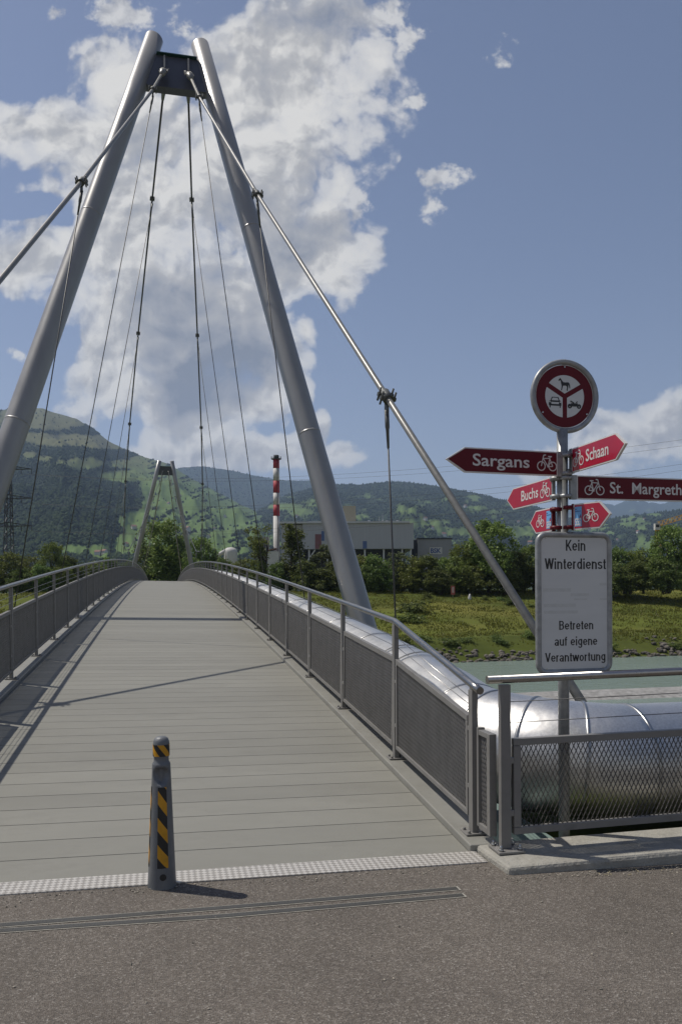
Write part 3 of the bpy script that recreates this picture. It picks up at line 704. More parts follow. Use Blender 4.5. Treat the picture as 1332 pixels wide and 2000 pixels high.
U = BW/975.; X0 = lambda px: (px-607)*U; Y0 = lambda py: (995-py)*U
for tx, a, c, base, cap in (('Kein',497,752,385,128),('Winterdienst',235,1015,598,125),('Betreten',408,848,1303,105),('auf eigene',350,897,1488,105),('Verantwortung',233,1003,1673,105)):
    grotesque(tx, fr, X0(a), X0(c), Y0(base), cap*U, .0065, M['black'], nb)
b = MB()
for sx in (250, 970):
    for sy in (235, 1758): c = fr.p(X0(sx), Y0(sy), .006); b.tube([c, c+fr.n*.004], .007, 8)
b.build('screw', M['bolt'], nb)
b = MB()                                  # traces of a removed sticker
M['ghost'] = mat('sticker_ghost', (.60,.608,.59), .5, var=.05, vscale=30)
for x0, x1, y0, y1 in ((210,560,820,860),(560,790,880,915),(600,770,940,960),(215,620,1000,1040),(220,650,1080,1115),(930,1030,760,790),(930,1030,940,960)):
    b.prism([(X0(x0),Y0(y1)),(X0(x1),Y0(y1)),(X0(x1),Y0(y0)),(X0(x0),Y0(y0))], fr, .0062, .0065)
b.build('glue_residue', M['ghost'], nb)
for zz in (cb_[2]-.35, cb_[2]+.35):
    b = MB(); b.tube([(PX, PYY, zz-.012), (PX, PYY, zz+.012)], .043, 20); b.box(PX-.03, PX+.03, PYY-.054, PYY-.03, zz-.015, zz+.015); b.build('board_clamp', M['pole'], nb)

# ================================================================ BOLLARD
BX, BY = at_d(317, 1741, 4.585)[:2]; BZ = -.022*(BX-1.98)-.035
bo = thing('bollard', 'slim grey tapered bollard with yellow and black warning stripes', 'bollard', (BX, BY, BZ))
BH_ = .895
prof = [(.081,0),(.083,.012),(.0815,.03),(.077,.12),(.0515,.735),(.0500,.742),(.043,.752),(.0425,.775),(.0465,.785)]
def br(z):
    for (r0,z0),(r1,z1) in zip(prof[:-1], prof[1:]):
        if z0 <= z <= z1: return r0+(r1-r0)*(z-z0)/(z1-z0)
    return prof[-1][0]
zs = list(np.linspace(0,.03,4))+list(np.linspace(.04,.735,70))+[.742,.752,.775,.785]
CA = math.atan2(-BY, -BX)                 # bearing from the bollard to where the photographer stands
b = MB(); n = 72; vs = []
for z in zs:
    for k in range(n):
        a = 2*math.pi*k/n; r = br(z); da = (a-CA+.05+math.pi)%(2*math.pi)-math.pi
        e = 1-(da/1.0)**2-((z-.690)/.068)**2 if z < .690 else 1-(da/1.0)**2-((z-.690)/.032)**2
        if e > 0: r -= .034*min(1, e*3.2)
        vs.append((BX+r*math.cos(a), BY+r*math.sin(a), BZ+z))
b.add(vs, [(i*n+j, i*n+(j+1)%n, (i+1)*n+(j+1)%n, (i+1)*n+j) for i in range(len(zs)-1) for j in range(n)], 0, True)
b.build('body', M['bollard'], bo)
b = MB(); b.lathe([(.0465,.785),(.0465,.850),(.0445,.868),(.038,.884),(.025,.893),(.006,.896)], (BX,BY,BZ), 40); cp_ = b.build('cap', M['bollard'], bo)
def stripes(a0, a1, z0, z1, per, slope, par, off=.0015, phase=0.):
    by, bk = MB(), MB(); nu = 6; k = int((z0-1-z0)/per)-2
    for i in range(-3, int((z1-z0)/per*2)+6):
        lo = z0+phase+(i)*per/2; hi = lo+per/2; tgt = by if i % 2 == 0 else bk; vs = []; keep = False
        for q in range(nu+1):
            u = q/nu; a = a0+(a1-a0)*u; sh = slope*u
            p0, p1 = min(max(lo+sh, z0), z1), min(max(hi+sh, z0), z1)
            if p1-p0 > 1e-4: keep = True
            for z in (p0, p1):
                r = br(z)+off; vs.append((BX+r*math.cos(a), BY+r*math.sin(a), BZ+z))
        if keep: tgt.add(vs, [(2*q, 2*q+2, 2*q+3, 2*q+1) for q in range(nu)], 0, True)
    by.build('yellow_stripe', M['yellow'], par); bk.build('black_stripe', M['black'], par)
F0 = CA+.08
stripes(F0-.42, F0+.42, .155, .612, .152, -.075, bo, phase=.06)
stripes(F0-1.75, F0-1.25, .155, .612, .152, -.075, bo, phase=.09)
by, bk = MB(), MB()                        # slanted band round the cap
for k in range(8):
    a0 = CA-3.1+k*.785; tgt = by if k % 2 == 0 else bk; vs = []
    for q in range(9):
        for e in range(5):
            a = a0+.785*q/8-(e/4-.5)*1.1; vs.append((BX+.0478*math.cos(a), BY+.0478*math.sin(a), BZ+.785+.066*e/4))
    tgt.add(vs, [(5*q+e, 5*q+5+e, 5*q+6+e, 5*q+1+e) for q in range(8) for e in range(4)], 0, True)
by.build('yellow_stripe', M['yellow'], cp_); bk.build('black_stripe', M['black'], cp_)
c = Vector((BX+br(.105)*math.cos(F0), BY+br(.105)*math.sin(F0), BZ+.105)); dr = Vector((math.cos(F0), math.sin(F0), .06))
b = MB(); b.tube([c-dr*.004, c+dr*.002], .0185, 20); b.build('hole_disc', M['black'], bo)  # black disc laid on the surface for the dark inside of a round hole

# ================================================================ GROUND
def asphalt():
    xs = np.concatenate([np.linspace(-60,-6,10), np.linspace(-4,10,8), np.linspace(14,60,8)]); ys = np.concatenate([np.linspace(-60,-4,8), np.linspace(0,4.6,6), [4.745]])
    V = []
    for y in ys:
        for x in xs: V.append((x, y, -.022*(min(max(x,-4),8)-1.98)-.002))
    nx = len(xs); F = [(j*nx+i, j*nx+i+1, (j+1)*nx+i+1, (j+1)*nx+i) for j in range(len(ys)-1) for i in range(nx-1)]
    np_mesh('asphalt_path', V, np.array(F), M['asphalt'], kind='structure')
asphalt()
def ground_strip(name, pts, w, m, dz, kind='structure'):
    b = MB(); vs = []
    for i, (x, y) in enumerate(pts):
        d = Vector(pts[min(i+1,len(pts)-1)])-Vector(pts[max(i-1,0)]); nrm = Vector((-d[1], d[0])).normalized()*w/2
        for s in (-1, 1): vs.append((x+nrm[0]*s, y+nrm[1]*s, -.022*(x+nrm[0]*s-1.98)+dz))
    b.add(vs, [(2*i, 2*i+2, 2*i+3, 2*i+1) for i in range(len(pts)-1)])
    return b.build(name, m, kind=kind)
def gp(x, y):
    d = ray(x, y); t = -(EYE-.0)/d[2]
    for _ in range(4): t = (-.022*(d[0]*t-1.98)-EYE)/d[2]
    return d[0]*t, d[1]*t
for (pa, pb, pc) in (((-60,1812),(440,1773),(897,1735)), ((-60,1822),(440,1789),(908,1748))):
    A, B_, C_ = gp(*pa), gp(*pb), gp(*pc); pts = [A, B_, C_]
    ground_strip('asphalt_joint_edge', pts, .06, M['jointedge'], .001); ground_strip('asphalt_joint', [A, B_, (C_[0]-.012, C_[1])], .043, M['joint'], .003)

# grit and dry stalks gathered along the foot of the kerb and the bridge end
rg3 = np.random.default_rng(12); n = 900
x = rg3.uniform(2.0, 6.5, n); y = 4.47-np.abs(rg3.normal(0, .07, n)); x2 = rg3.uniform(-2., 2., 260); y2 = 4.685-np.abs(rg3.normal(0, .05, 260))
x3 = rg3.uniform(-3, 5, 260); y3 = rg3.uniform(1.8, 4.6, 260)
gx = np.concatenate([x, x2, x3]); gy = np.concatenate([y, y2, y3]); gs = rg3.uniform(.0025, .0075, len(gx)); gz = -.022*(gx-1.98)-.001
b = MB(); OC = [(1,0,0),(0,1,0),(-1,0,0),(0,-1,0),(0,0,.8),(0,0,-.5)]; OF = [(0,1,4),(1,2,4),(2,3,4),(3,0,4),(1,0,5),(2,1,5),(3,2,5),(0,3,5)]
for a, c, s, z in zip(gx, gy, gs, gz):
    k = rg3.uniform(.6, 1.4, 3); b.add([(a+q[0]*s*k[0], c+q[1]*s*k[1], z+s*.4+q[2]*s*k[2]) for q in OC], OF)
M['grit'] = mat('grit', (.30,.27,.22), .9, island=.5)
b.build('grit', M['grit'], kind='stuff', cat='grit', label='loose grit and crumbs lying along the foot of the kerb')
b = MB()
for i in range(150):
    a = rg3.uniform(2.6, 5.5); c = 4.46-abs(rg3.normal(0, .06)); th = rg3.uniform(0, 3.14); l = rg3.uniform(.015, .06); z = -.022*(a-1.98)+.004
    b.bar((a, c, z), (a+l*math.cos(th), c+l*math.sin(th)*.4, z+rg3.uniform(0,.006)), .0022, .0016)
M['straw'] = mat('straw', (.42,.36,.2), .85, island=.35)
b.build('dry_grass', M['straw'], kind='stuff', cat='dry grass', label='dry grass stalks blown against the kerb')
# ================================================================ LANDSCAPE
WZ = -7.25
def vnoise(x, y, seed):
    x = np.asarray(x, float); y = np.asarray(y, float)
    i, j = np.floor(x).astype(np.int64), np.floor(y).astype(np.int64); fx, fy = x-i, y-j
    fx = fx*fx*(3-2*fx); fy = fy*fy*(3-2*fy)
    def h(a, b_):
        n = (a*374761393+b_*668265263+seed*1442695041) & 0xffffffff
        n = ((n ^ (n >> 13))*1274126177) & 0xffffffff
        return ((n ^ (n >> 16)) & 0xffff)/65535.
    return (h(i,j)*(1-fx)+h(i+1,j)*fx)*(1-fy)+(h(i,j+1)*(1-fx)+h(i+1,j+1)*fx)*fy
def fbm(x, y, seed, oct=5, g=.5):
    s = 0; a = 1; t = 0
    for k in range(oct):
        s = s+a*vnoise(x*2**k, y*2**k, seed+k*17); t += a; a *= g
    return s/t
def grid_mesh(name, P, mats, attr=None, **kw):       # P: (ny, nx, 3)
    ny, nx = P.shape[:2]; i = np.arange(nx-1)[None]+np.arange(ny-1)[:,None]*nx
    F = np.stack([i, i+1, i+1+nx, i+nx], -1).reshape(-1,4)
    o = np_mesh(name, P.reshape(-1,3), F, mats, smooth=True, **kw)
    if attr is not None:
        for an, vals in attr.items():
            a = o.data.attributes.new(an, 'FLOAT', 'POINT'); a.data.foreach_set('value', np.asarray(vals, np.float32).ravel())
    return o
def cover_mat(name, forest, meadow, dry, scale):
    m, N, L = nt_of(name); B = N['Principled BSDF']; B.inputs['Roughness'].default_value = .95; B.inputs['Specular IOR Level'].default_value = .1
    at = N.new('ShaderNodeAttribute'); at.attribute_name = 'meadow'; ad = N.new('ShaderNodeAttribute'); ad.attribute_name = 'dry'
    tc = N.new('ShaderNodeTexCoord')
    n = N.new('ShaderNodeTexNoise'); n.inputs['Scale'].default_value = scale; n.inputs['Detail'].default_value = 9; n.inputs['Roughness'].default_value = .7; L.new(tc.outputs['Object'], n.inputs['Vector'])
    def rmp(c):
        mx = N.new('ShaderNodeMix'); mx.data_type = 'RGBA'; mx.inputs['A'].default_value = (*[v*.55 for v in c],1); mx.inputs['B'].default_value = (*[v*1.4 for v in c],1); L.new(n.outputs['Fac'], mx.inputs['Factor']); return mx.outputs['Result']
    m1 = N.new('ShaderNodeMix'); m1.data_type = 'RGBA'; L.new(rmp(meadow), m1.inputs['A']); L.new(rmp(dry), m1.inputs['B']); L.new(ad.outputs['Fac'], m1.inputs['Factor'])
    m2 = N.new('ShaderNodeMix'); m2.data_type = 'RGBA'; L.new(rmp(forest), m2.inputs['A']); L.new(m1.outputs['Result'], m2.inputs['B']); L.new(at.outputs['Fac'], m2.inputs['Factor'])
    L.new(m2.outputs['Result'], B.inputs['Base Color'])
    return m
M['cover'] = cover_mat('hill_cover', (.019,.031,.012), (.098,.15,.045), (.108,.112,.052), .012)
M['bank'] = cover_mat('bank_grass', (.06,.075,.016), (.105,.125,.022), (.165,.152,.038), .35)
M['farforest'] = mat('forest_canopy', (.030,.047,.017), .95, var=.35, vscale=.004, island=.25, spec=.1)
M['conifer'] = mat('conifer_canopy', (.017,.031,.015), .95, var=.3, vscale=.004, island=.25, spec=.1)

def water_mat():
    m, N, L = nt_of('river_water'); B = N['Principled BSDF']; B.inputs['Base Color'].default_value = (.16,.205,.165,1); B.inputs['Roughness'].default_value = .22; B.inputs['IOR'].default_value = 1.33
    tc = N.new('ShaderNodeTexCoord'); mp = N.new('ShaderNodeMapping'); mp.inputs['Scale'].default_value = (.5,1.1,1); L.new(tc.outputs['Object'], mp.inputs['Vector'])
    n = N.new('ShaderNodeTexNoise'); n.inputs['Scale'].default_value = 1.3; n.inputs['Detail'].default_value = 6; n.inputs['Roughness'].default_value = .6; L.new(mp.outputs['Vector'], n.inputs['Vector'])
    b = N.new('ShaderNodeBump'); b.inputs['Strength'].default_value = .55; b.inputs['Distance'].default_value = .35; L.new(n.outputs['Fac'], b.inputs['Height']); L.new(b.outputs['Normal'], B.inputs['Normal'])
    n2 = N.new('ShaderNodeTexNoise'); n2.inputs['Scale'].default_value = .05; n2.inputs['Detail'].default_value = 4; L.new(mp.outputs['Vector'], n2.inputs['Vector'])
    r = N.new('ShaderNodeValToRGB'); r.color_ramp.elements[0].color = (.145,.19,.155,1); r.color_ramp.elements[1].color = (.185,.23,.185,1); L.new(n2.outputs['Fac'], r.inputs['Fac']); L.new(r.outputs['Color'], B.inputs['Base Color'])
    return m
b = MB(); b.add([(-900,8,WZ),(1400,8,WZ),(1400,112,WZ),(-900,112,WZ)], [(0,1,2,3)]); b.build('river_water', water_mat(), kind='structure')
# near bank below the path, its colour darkened for the shade beneath the pipe
xs = np.linspace(-90, 160, 90); prof = [(4.60,-.25),(4.975,-.14),(6.3,-.15),(7.6,-.75),(14,-3.6),(20,-7.0),(23,-8.2)]
P = np.zeros((len(prof)*1, len(xs), 3))
ty = np.linspace(0, len(prof)-1, 40); P = np.zeros((40, len(xs), 3))
for r, t in enumerate(ty):
    y = np.interp(t, range(len(prof)), [p[0] for p in prof]); z = np.interp(t, range(len(prof)), [p[1] for p in prof])
    P[r,:,0] = xs; P[r,:,1] = y; P[r,:,2] = z+(fbm(xs*.5, np.full_like(xs, y*.5), 3)-.5)*min(1., max(0, y-6.2)*.3)*.6
grid_mesh('near_bank', P, M['bank'], dict(meadow=np.clip((P[...,1]-6.2)*.2, 0, .4), dry=np.full(P.shape[:2], .4)), kind='structure')
# gravel bar in the river
xs = np.linspace(18, 190, 140); vs_ = np.linspace(0, 1, 18); P = np.zeros((18, len(xs), 3))
for r, t in enumerate(vs_):
    edge = np.minimum(1, (xs-18)/14.); wid = 3.2*np.sqrt(np.maximum(edge, 0))+.9*(fbm(xs*.12, xs*0, 8)-.5)*edge
    yc = 60.5-.02*(xs-20); P[r,:,0] = xs; P[r,:,1] = yc+(t-.5)*2*wid
    P[r,:,2] = WZ-.12+.42*np.sin(math.pi*t)**.7*np.sqrt(np.maximum(edge,0))+.1*(fbm(xs*1.5, np.full_like(xs, t*9), 5)-.5)
M['gravel'] = mat('gravel', (.40,.39,.37), .9, col2=(.17,.165,.155), vscale=2.2, bump=.9, bscale=5, dirt=((.25,.24,.22), .35, .6))
grid_mesh('gravel_bar', P, M['gravel'], kind='structure')
# far embankment
def bank_z(y, x=0.):
    return np.interp(y, [86,89.5,95,97.5,102.5,104,137,141,146,150,420], [-9,-7.5,-5.3,-4.75,-4.6,-4.4,.95,1.25,.9,.55,.3])
def shore(x): return .05*x*(x > 0)       # the bank line swings away slightly on the right
nx, ny = 420, 150; xs = np.linspace(-130, 260, nx); ys = np.concatenate([np.linspace(86,150,130), np.linspace(153,420,20)]); P = np.zeros((ny, nx, 3))
X, Y = np.meshgrid(xs, ys); amp = np.interp(Y, [86,95,104,135,141,420], [.3,.35,.22,.3,.1,.2])
Z = bank_z(Y)+amp*(fbm(X*.35, Y*.35, 11, 5)-.5)*1.6
P[...,0] = X; P[...,1] = Y+shore(X)*.6; P[...,2] = Z
mead = np.clip(.5+1.8*(fbm(X*.09, Y*.16, 21)-.45), 0, 1); dry = np.clip((fbm(X*.06, Y*.12, 33)-.42)*2.6+np.where(abs(Y-139) < 2.6, .45, 0)+np.where(abs(Y-100.5) < 2.2, .2, 0), 0, 1)
mead = np.where(Y < 97.5, mead*.25, mead)
grid_mesh('far_embankment', P, M['bank'], dict(meadow=mead, dry=dry), kind='structure')
# valley floor to the foot of the mountains
M['valley'] = mat('valley_floor', (.10,.14,.045), .95, var=.3, vscale=.01, col2=(.06,.09,.035))
b = MB(); b.add([(-15000,400,.25),(15000,400,.25),(15000,16000,.25),(-15000,16000,.25)], [(0,1,2,3)])
b.add([(-15000,112,.2),(-129,112,.2),(-129,400.5,.2),(-15000,400.5,.2)], [(0,1,2,3)]); b.add([(259,122,.2),(15000,122,.2),(15000,400.5,.2),(259,400.5,.2)], [(0,1,2,3)])
b.build('valley_floor', M['valley'], kind='structure')

rng = np.random.default_rng(5)
# riprap along the water's edge: one heap of stones nobody could count
def blob_cloud(pos, size, base_v, base_f, jit, rg):
    n = len(pos); k = len(base_v); V = np.repeat(base_v[None], n, 0)*(1+jit*(rg.random((n,k,1))-.5))
    a = rg.random(n)*6.283; c, s = np.cos(a), np.sin(a); x = V[...,0]*c[:,None]-V[...,1]*s[:,None]; y = V[...,0]*s[:,None]+V[...,1]*c[:,None]
    V = np.stack([x, y, V[...,2]], -1)*size[:,None,:]+pos[:,None,:]
    F = (np.arange(n)*k)[:,None,None]+base_f[None]
    return V.reshape(-1,3), F.reshape(-1, base_f.shape[1])
def ico(sub=1):
    import bmesh
    bm = bmesh.new(); bmesh.ops.create_icosphere(bm, subdivisions=sub, radius=1.); v = np.array([p.co[:] for p in bm.verts]); f = np.array([[q.index for q in p.verts] for p in bm.faces]); bm.free(); return v, f
IV, IF = ico(1)
n = 3200; x = rng.uniform(-40, 190, n); y = 88.2+rng.beta(1.6, 2.6, n)*8.0; pos = np.stack([x, y+shore(x)*.6, bank_z(y)+.1], 1)
keep = fbm(x*.12, y*.3, 41) > .45+.06*(y-91.); pos = pos[keep]; sz = rng.uniform(.12, .38, (len(pos),1))*np.array([[1.25,1.,.75]])*(.8+.4*rng.random((len(pos),3)))
V, F = blob_cloud(pos, sz, IV, IF, .55, rng); o = np_mesh('riprap', V, F, M['rock'], kind='stuff'); tag(o, 'heaped grey riprap stones along the waterline of the far bank', 'rocks')
# tall grass over the far embankment
n = 120000; x = rng.uniform(-40, 150, n); y = 94+rng.random(n)*49; g = fbm(x*.2, y*.25, 51); kp = g > .36; x, y = x[kp], y[kp]; n = len(x)
h = rng.uniform(.10, .32, n)*np.where(abs(y-140) < 2.5, 1.35, 1); w = rng.uniform(.08, .20, n); a = rng.random(n)*3.1416; z = bank_z(y)+.0
zz = np.array([z+.0, z+.0, z+h]).T; lean = rng.normal(0, .14, (n,2))
V = np.stack([np.stack([x-w*np.cos(a), y+shore(x)*.6-w*np.sin(a), z-.15], 1), np.stack([x+w*np.cos(a), y+shore(x)*.6+w*np.sin(a), z-.15], 1), np.stack([x+lean[:,0], y+shore(x)*.6+lean[:,1], z+h], 1)], 1).reshape(-1,3)
o = np_mesh('grass', V, np.arange(3*n).reshape(-1,3), M['grassblade'], kind='stuff'); tag(o, 'tall yellow-green grass covering the far embankment', 'grass')

# ---------------------------------------------------------------- trees: trunk with limbs, crown of leaf clumps
def crown_np(blobs, n_cl, n_leaf, ls, rg, clr=(.55,1.1), shell=.55):
    cl = []
    w = np.array([b_[1][0]*b_[1][1]*b_[1][2] for b_ in blobs])**.67; w /= w.sum()
    while len(cl) < n_cl:
        c, r = blobs[rg.choice(len(blobs), p=w)]; d = rg.normal(size=3); d /= np.linalg.norm(d); q = rg.uniform(shell, 1.)
        cl.append(np.array(c)+d*np.array(r)*q)
    cl = np.array(cl); cr = rg.uniform(clr[0], clr[1], n_cl)
    ci = rg.integers(0, n_cl, n_leaf); p = cl[ci]+rg.normal(size=(n_leaf,3))*cr[ci][:,None]*np.array([.5,.5,.38])
    u = rg.normal(size=(n_leaf,3)); u[:,2] *= .6; u /= np.linalg.norm(u,axis=1)[:,None]; t = rg.normal(size=(n_leaf,3)); v = np.cross(u, t); v /= np.linalg.norm(v,axis=1)[:,None]
    s = ls*rg.uniform(.6, 1.4, n_leaf)[:,None]
    V = np.stack([p-u*s, p+v*s*.6, p+u*s, p-v*s*.6], 1).reshape(-1,3)
    return V, np.arange(4*n_leaf).reshape(-1,4), cl
def make_tree(name, blobs, n_cl, n_leaf, ls, h, tr, leafm, seed, clr=(.55,1.1), limbs=9, shell=.55, stems=1):
    rg = np.random.default_rng(seed); t = thing(name, '-', 'tree')
    V, F, cl = crown_np(blobs, n_cl, n_leaf, ls, rg, clr, shell)
    b = MB(); tops = []
    for s in range(stems):
        bx, by = (0, 0) if stems == 1 else tuple(rg.normal(0, .35, 2)); dx, dy = rg.normal(0, .03+.05*(stems-1), 2)*h
        pts = [Vector((bx+dx*q+.02*h*math.sin(q*5+s), by+dy*q, h*.82*q)) for q in (0,.1,.3,.55,.8,1.)]
        b.tube(pts, [tr*1.25, tr, tr*.85, tr*.6, tr*.35, tr*.12], 8); tops.append(pts)
    idx = rg.permutation(len(cl))[:limbs*stems]
    for k, i in enumerate(idx):
        pts = tops[k % stems]; e = Vector(cl[i]); q = min(max((e.z-.12*h)/(h*.82)*.72, .12), .9); s0 = Vector((0,0,0))
        f = q*5; a = min(int(f), 4); s0 = pts[a].lerp(pts[a+1], f-a); m = s0.lerp(e, .5)+Vector((0,0,-.05*h*.3))
        b.tube([s0, m, e], [tr*.42, tr*.26, tr*.06], 5)
    b.build('trunk', M['bark'], t); np_mesh('crown', V, F, M[leafm], t, o0=(0,0,0))
    return t
PROTO = {}
PROTO['broad'] = make_tree('broadleaf_tree', [((0,0,6.2),(3.6,3.6,3.4)),((-1.8,.6,4.6),(2.4,2.4,2.4)),((2.,-.5,4.4),(2.3,2.3,2.3)),((.3,.2,8.2),(2.1,2.1,1.9)),((0,0,2.4),(3,3,1.6))], 120, 9500, .19, 10., .26, 'leafA', 1, (.5,1.05))
PROTO['tall'] = make_tree('poplar_tree', [((0,0,7.5),(1.7,1.7,6.0)),((.5,.3,5.),(2.1,2.1,3.4)),((-.3,0,10.8),(1.2,1.2,2.6)),((0,0,2.6),(2.0,2.0,2.4))], 110, 9000, .18, 13.5, .22, 'leafB', 2, (.45,.9))
PROTO['loose'] = make_tree('loose_crowned_tree', [((.6,0,9.6),(2.4,2.4,2.2)),((-1.6,.3,7.8),(2.0,2.0,1.7)),((1.9,-.2,7.),(1.9,1.9,1.5)),((-.6,0,5.2),(1.8,1.8,1.2))], 46, 2700, .17, 12., .20, 'leafC', 3, (.45,.85), limbs=26, shell=.2, stems=2)
PROTO['bushy'] = make_tree('bushy_tree', [((0,0,3.6),(3.2,3.2,3.2)),((1.8,.4,2.4),(2.2,2.2,2.2)),((-1.7,-.4,2.6),(2.3,2.3,2.3)),((.2,0,5.6),(1.9,1.9,1.5))], 100, 7500, .18, 7., .16, 'leafB', 4, (.45,.95), stems=3, limbs=5)
PROTO['willow'] = make_tree('willow_tree', [((0,0,5.4),(3.,3.,3.2)),((.4,.2,8.),(1.9,1.9,1.8)),((-1.6,0,3.2),(2.,2.,2.4)),((1.6,0,3.),(2.,2.,2.3))], 100, 8200, .17, 9.5, .2, 'leafW', 5, (.4,.8))
PROTO['light'] = make_tree('broadleaf_tree', [((0,0,5.),(3.,3.,3.2)),((-1.4,.6,3.2),(2.2,2.2,2.3)),((1.5,-.5,6.4),(1.9,1.9,1.7)),((.2,0,2.2),(2.8,2.8,1.7))], 105, 8200, .18, 8.5, .2, 'leafC', 6, (.45,.95))
PH = dict(broad=10.2, tall=13.6, loose=12., bushy=7.2, willow=9.9, light=8.3); PW = dict(broad=8.2, tall=4.6, loose=7.2, bushy=8., willow=7., light=7.2)
USED = set()
def tree(kind, x, ytop, wpx, Z, label, group=None, zg=.7, name=None):
    p = at_d(x, 1150, Z); top = at_d(x, ytop, Z)[2]; hgt = top-zg
    o = PROTO[kind] if kind not in USED else copy_tree(PROTO[kind]); USED.add(kind)
    sz = hgt/PH[kind]; sw = wpx/FPX*Z/PW[kind]
    o.location = (p[0], p[1], zg-.15); o.scale = (sw, sw, sz); o.rotation_euler = (0, 0, random.uniform(0, 6.28)); o['label'] = label
    if group: o['group'] = group
    elif 'group' in o: del o['group']
    return o
GR = 'dense trees along the far bank'; LB_ = 'leafy green tree in the dense row behind the grassy far embankment'
tree('broad', 322, 1012, 118, 172, 'big round-crowned tree standing right behind the distant pylon')
tree('broad', 394, 1047, 84, 168, 'broad dark tree just right of the distant pylon')
tree('bushy', 285, 1062, 60, 176, 'bushy tree left of the big tree behind the distant pylon')
tree('bushy', 352, 1058, 70, 180, 'bushy tree tucked behind the right leg of the distant pylon')
tree('broad', 102, 1056, 66, 150, 'tallest leafy tree on the left, beyond the left railing')
tree('light', 62, 1082, 56, 152, 'yellow-green tree beyond the left railing, left of the tallest one there')
tree('broad', 22, 1076, 78, 147, 'wide green tree at the left edge beneath the power pylon')
tree('bushy', 138, 1082, 60, 158, 'rounded tree right of the tallest leafy tree on the left')
tree('light', 176, 1094, 66, 166, 'low bright green tree beyond the left railing near the deck crest')
tree('bushy', 218, 1086, 62, 178, 'dark low tree left of the distant pylon foot')
tree('bushy', 250, 1092, 50, 186, 'small dark tree beside the left foot of the distant pylon')
tree('bushy', -20, 1086, 84, 150, LB_, GR); tree('bushy', 84, 1100, 66, 146, LB_, GR); tree('light', 120, 1104, 60, 148, LB_, GR); tree('bushy', 40, 1106, 66, 145, LB_, GR)
tree('loose', 506, 1018, 78, 152, 'tall thin-leaved tree with visible branches left of the striped chimney')
tree('tall', 571, 1016, 58, 150, 'dense upright poplar in front of the factory, right of the striped chimney')
tree('willow', 632, 1060, 74, 150, 'grey-green willow in front of the factory beside the near pylon leg')
tree('bushy', 598, 1092, 70, 146, 'dark bush-like tree at the foot of the upright poplar')
for x, yt, w, Z, k in ((440,1086,60,160,'bushy'),(472,1088,60,154,'light'),(540,1095,56,148,'bushy'),(505,1096,60,150,'bushy'),(420,1090,54,168,'light'),(660,1090,70,146,'bushy'),(700,1082,76,148,'light'),
                       (735,1080,80,146,'bushy'),(772,1076,72,150,'willow'),(806,1084,70,147,'light'),(838,1082,74,146,'bushy'),(868,1086,66,149,'broad'),(898,1082,74,147,'light'),(1010,1072,76,150,'bushy'),(1040,1062,80,152,'broad'),(1085,1070,90,148,'bushy'),(1130,1066,84,150,'light'),(1172,1072,80,148,'bushy'),(720,1100,70,145,'bushy'),(855,1108,70,144,'bushy'),(630,1108,66,145,'bushy'),(985,1092,80,145,'bushy'),(920,1100,70,146,'light')):
    tree(k, x, yt, w, Z, LB_, GR)
tree('broad', 955, 1012, 122, 148, 'big dark green tree rising behind the right-hand stay cable')
tree('light', 905, 1058, 70, 150, 'bright tree at the left shoulder of the big tree behind the stay cable')
tree('bushy', 1214, 1066, 84, 150, 'rounded tree just right of the notice board'); tree('light', 1256, 1070, 76, 148, 'lighter tree between the notice board and the yellow crane')
tree('broad', 1306, 1022, 92, 146, 'tall tree at the right edge in front of the yellow crane'); tree('bushy', 1345, 1040, 90, 148, 'dark tree cut off by the right edge of the view')
for x, yt, w, Z, k in ((1235,1092,80,144,'bushy'),(1290,1086,84,143,'bushy'),(1385,1030,100,148,'broad'),(1200,1096,70,144,'bushy')): tree(k, x, yt, w, Z, LB_, GR)
# shrubs on the grassy slope
def make_shrub(seed, lm):
    rg = np.random.default_rng(seed); t = thing('shrub', '-', 'shrub'); V, F, cl = crown_np([((0,0,.55),(1.1,1.,.7)),((.6,.2,.4),(.8,.8,.5))], 26, 900, .10, rg, (.28,.5), .3)
    b = MB()
    for i in range(6): e = Vector(cl[i]); b.tube([Vector((0,0,-.2)), e*.5, e], [.03,.02,.008], 4)
    b.build('stem', M['bark'], t); np_mesh('foliage', V, F, M[lm], t, o0=(0,0,0)); return t
SH = [make_shrub(71, 'leafB'), make_shrub(72, 'leafA')]; used = [False, False]
SHP = [(812,1196,118,2.1,'round green shrub on the far slope just right of the near pylon foot'),(800,1215,112,1.6,'low shrub beside the round one near the hanger rod')]
for i in range(22):
    SHP.append((random.uniform(740, 1345), random.choice([random.uniform(1166,1186), random.uniform(1240,1262), random.uniform(1248,1268)]), None, random.uniform(.6,1.2), 'low dark green shrub in the grass of the far embankment'))
for i in range(16): SHP.append((random.uniform(-10, 150), random.uniform(1180, 1262), None, random.uniform(1.2,2.2), 'low dark green shrub in the grass of the far embankment'))
for i, (x, y, Z, s, lab) in enumerate(SHP):
    d = ray(x, y); lo = 60.; 
    for q in range(900):
        lo += .12; p = d*lo+np.array([0,0,EYE])
        if p[2] < bank_z(p[1]-shore(p[0])*.6): break
    k = i % 2; o = SH[k] if not used[k] else copy_tree(SH[k]); used[k] = True
    o.location = (p[0], p[1], p[2]-.05); o.scale = (s*1.2, s*1.2, s*random.uniform(.7,1.)); o.rotation_euler = (0,0,random.uniform(0,6.28)); o['label'] = lab
    if i >= 2: o['group'] = 'shrubs on the far embankment'

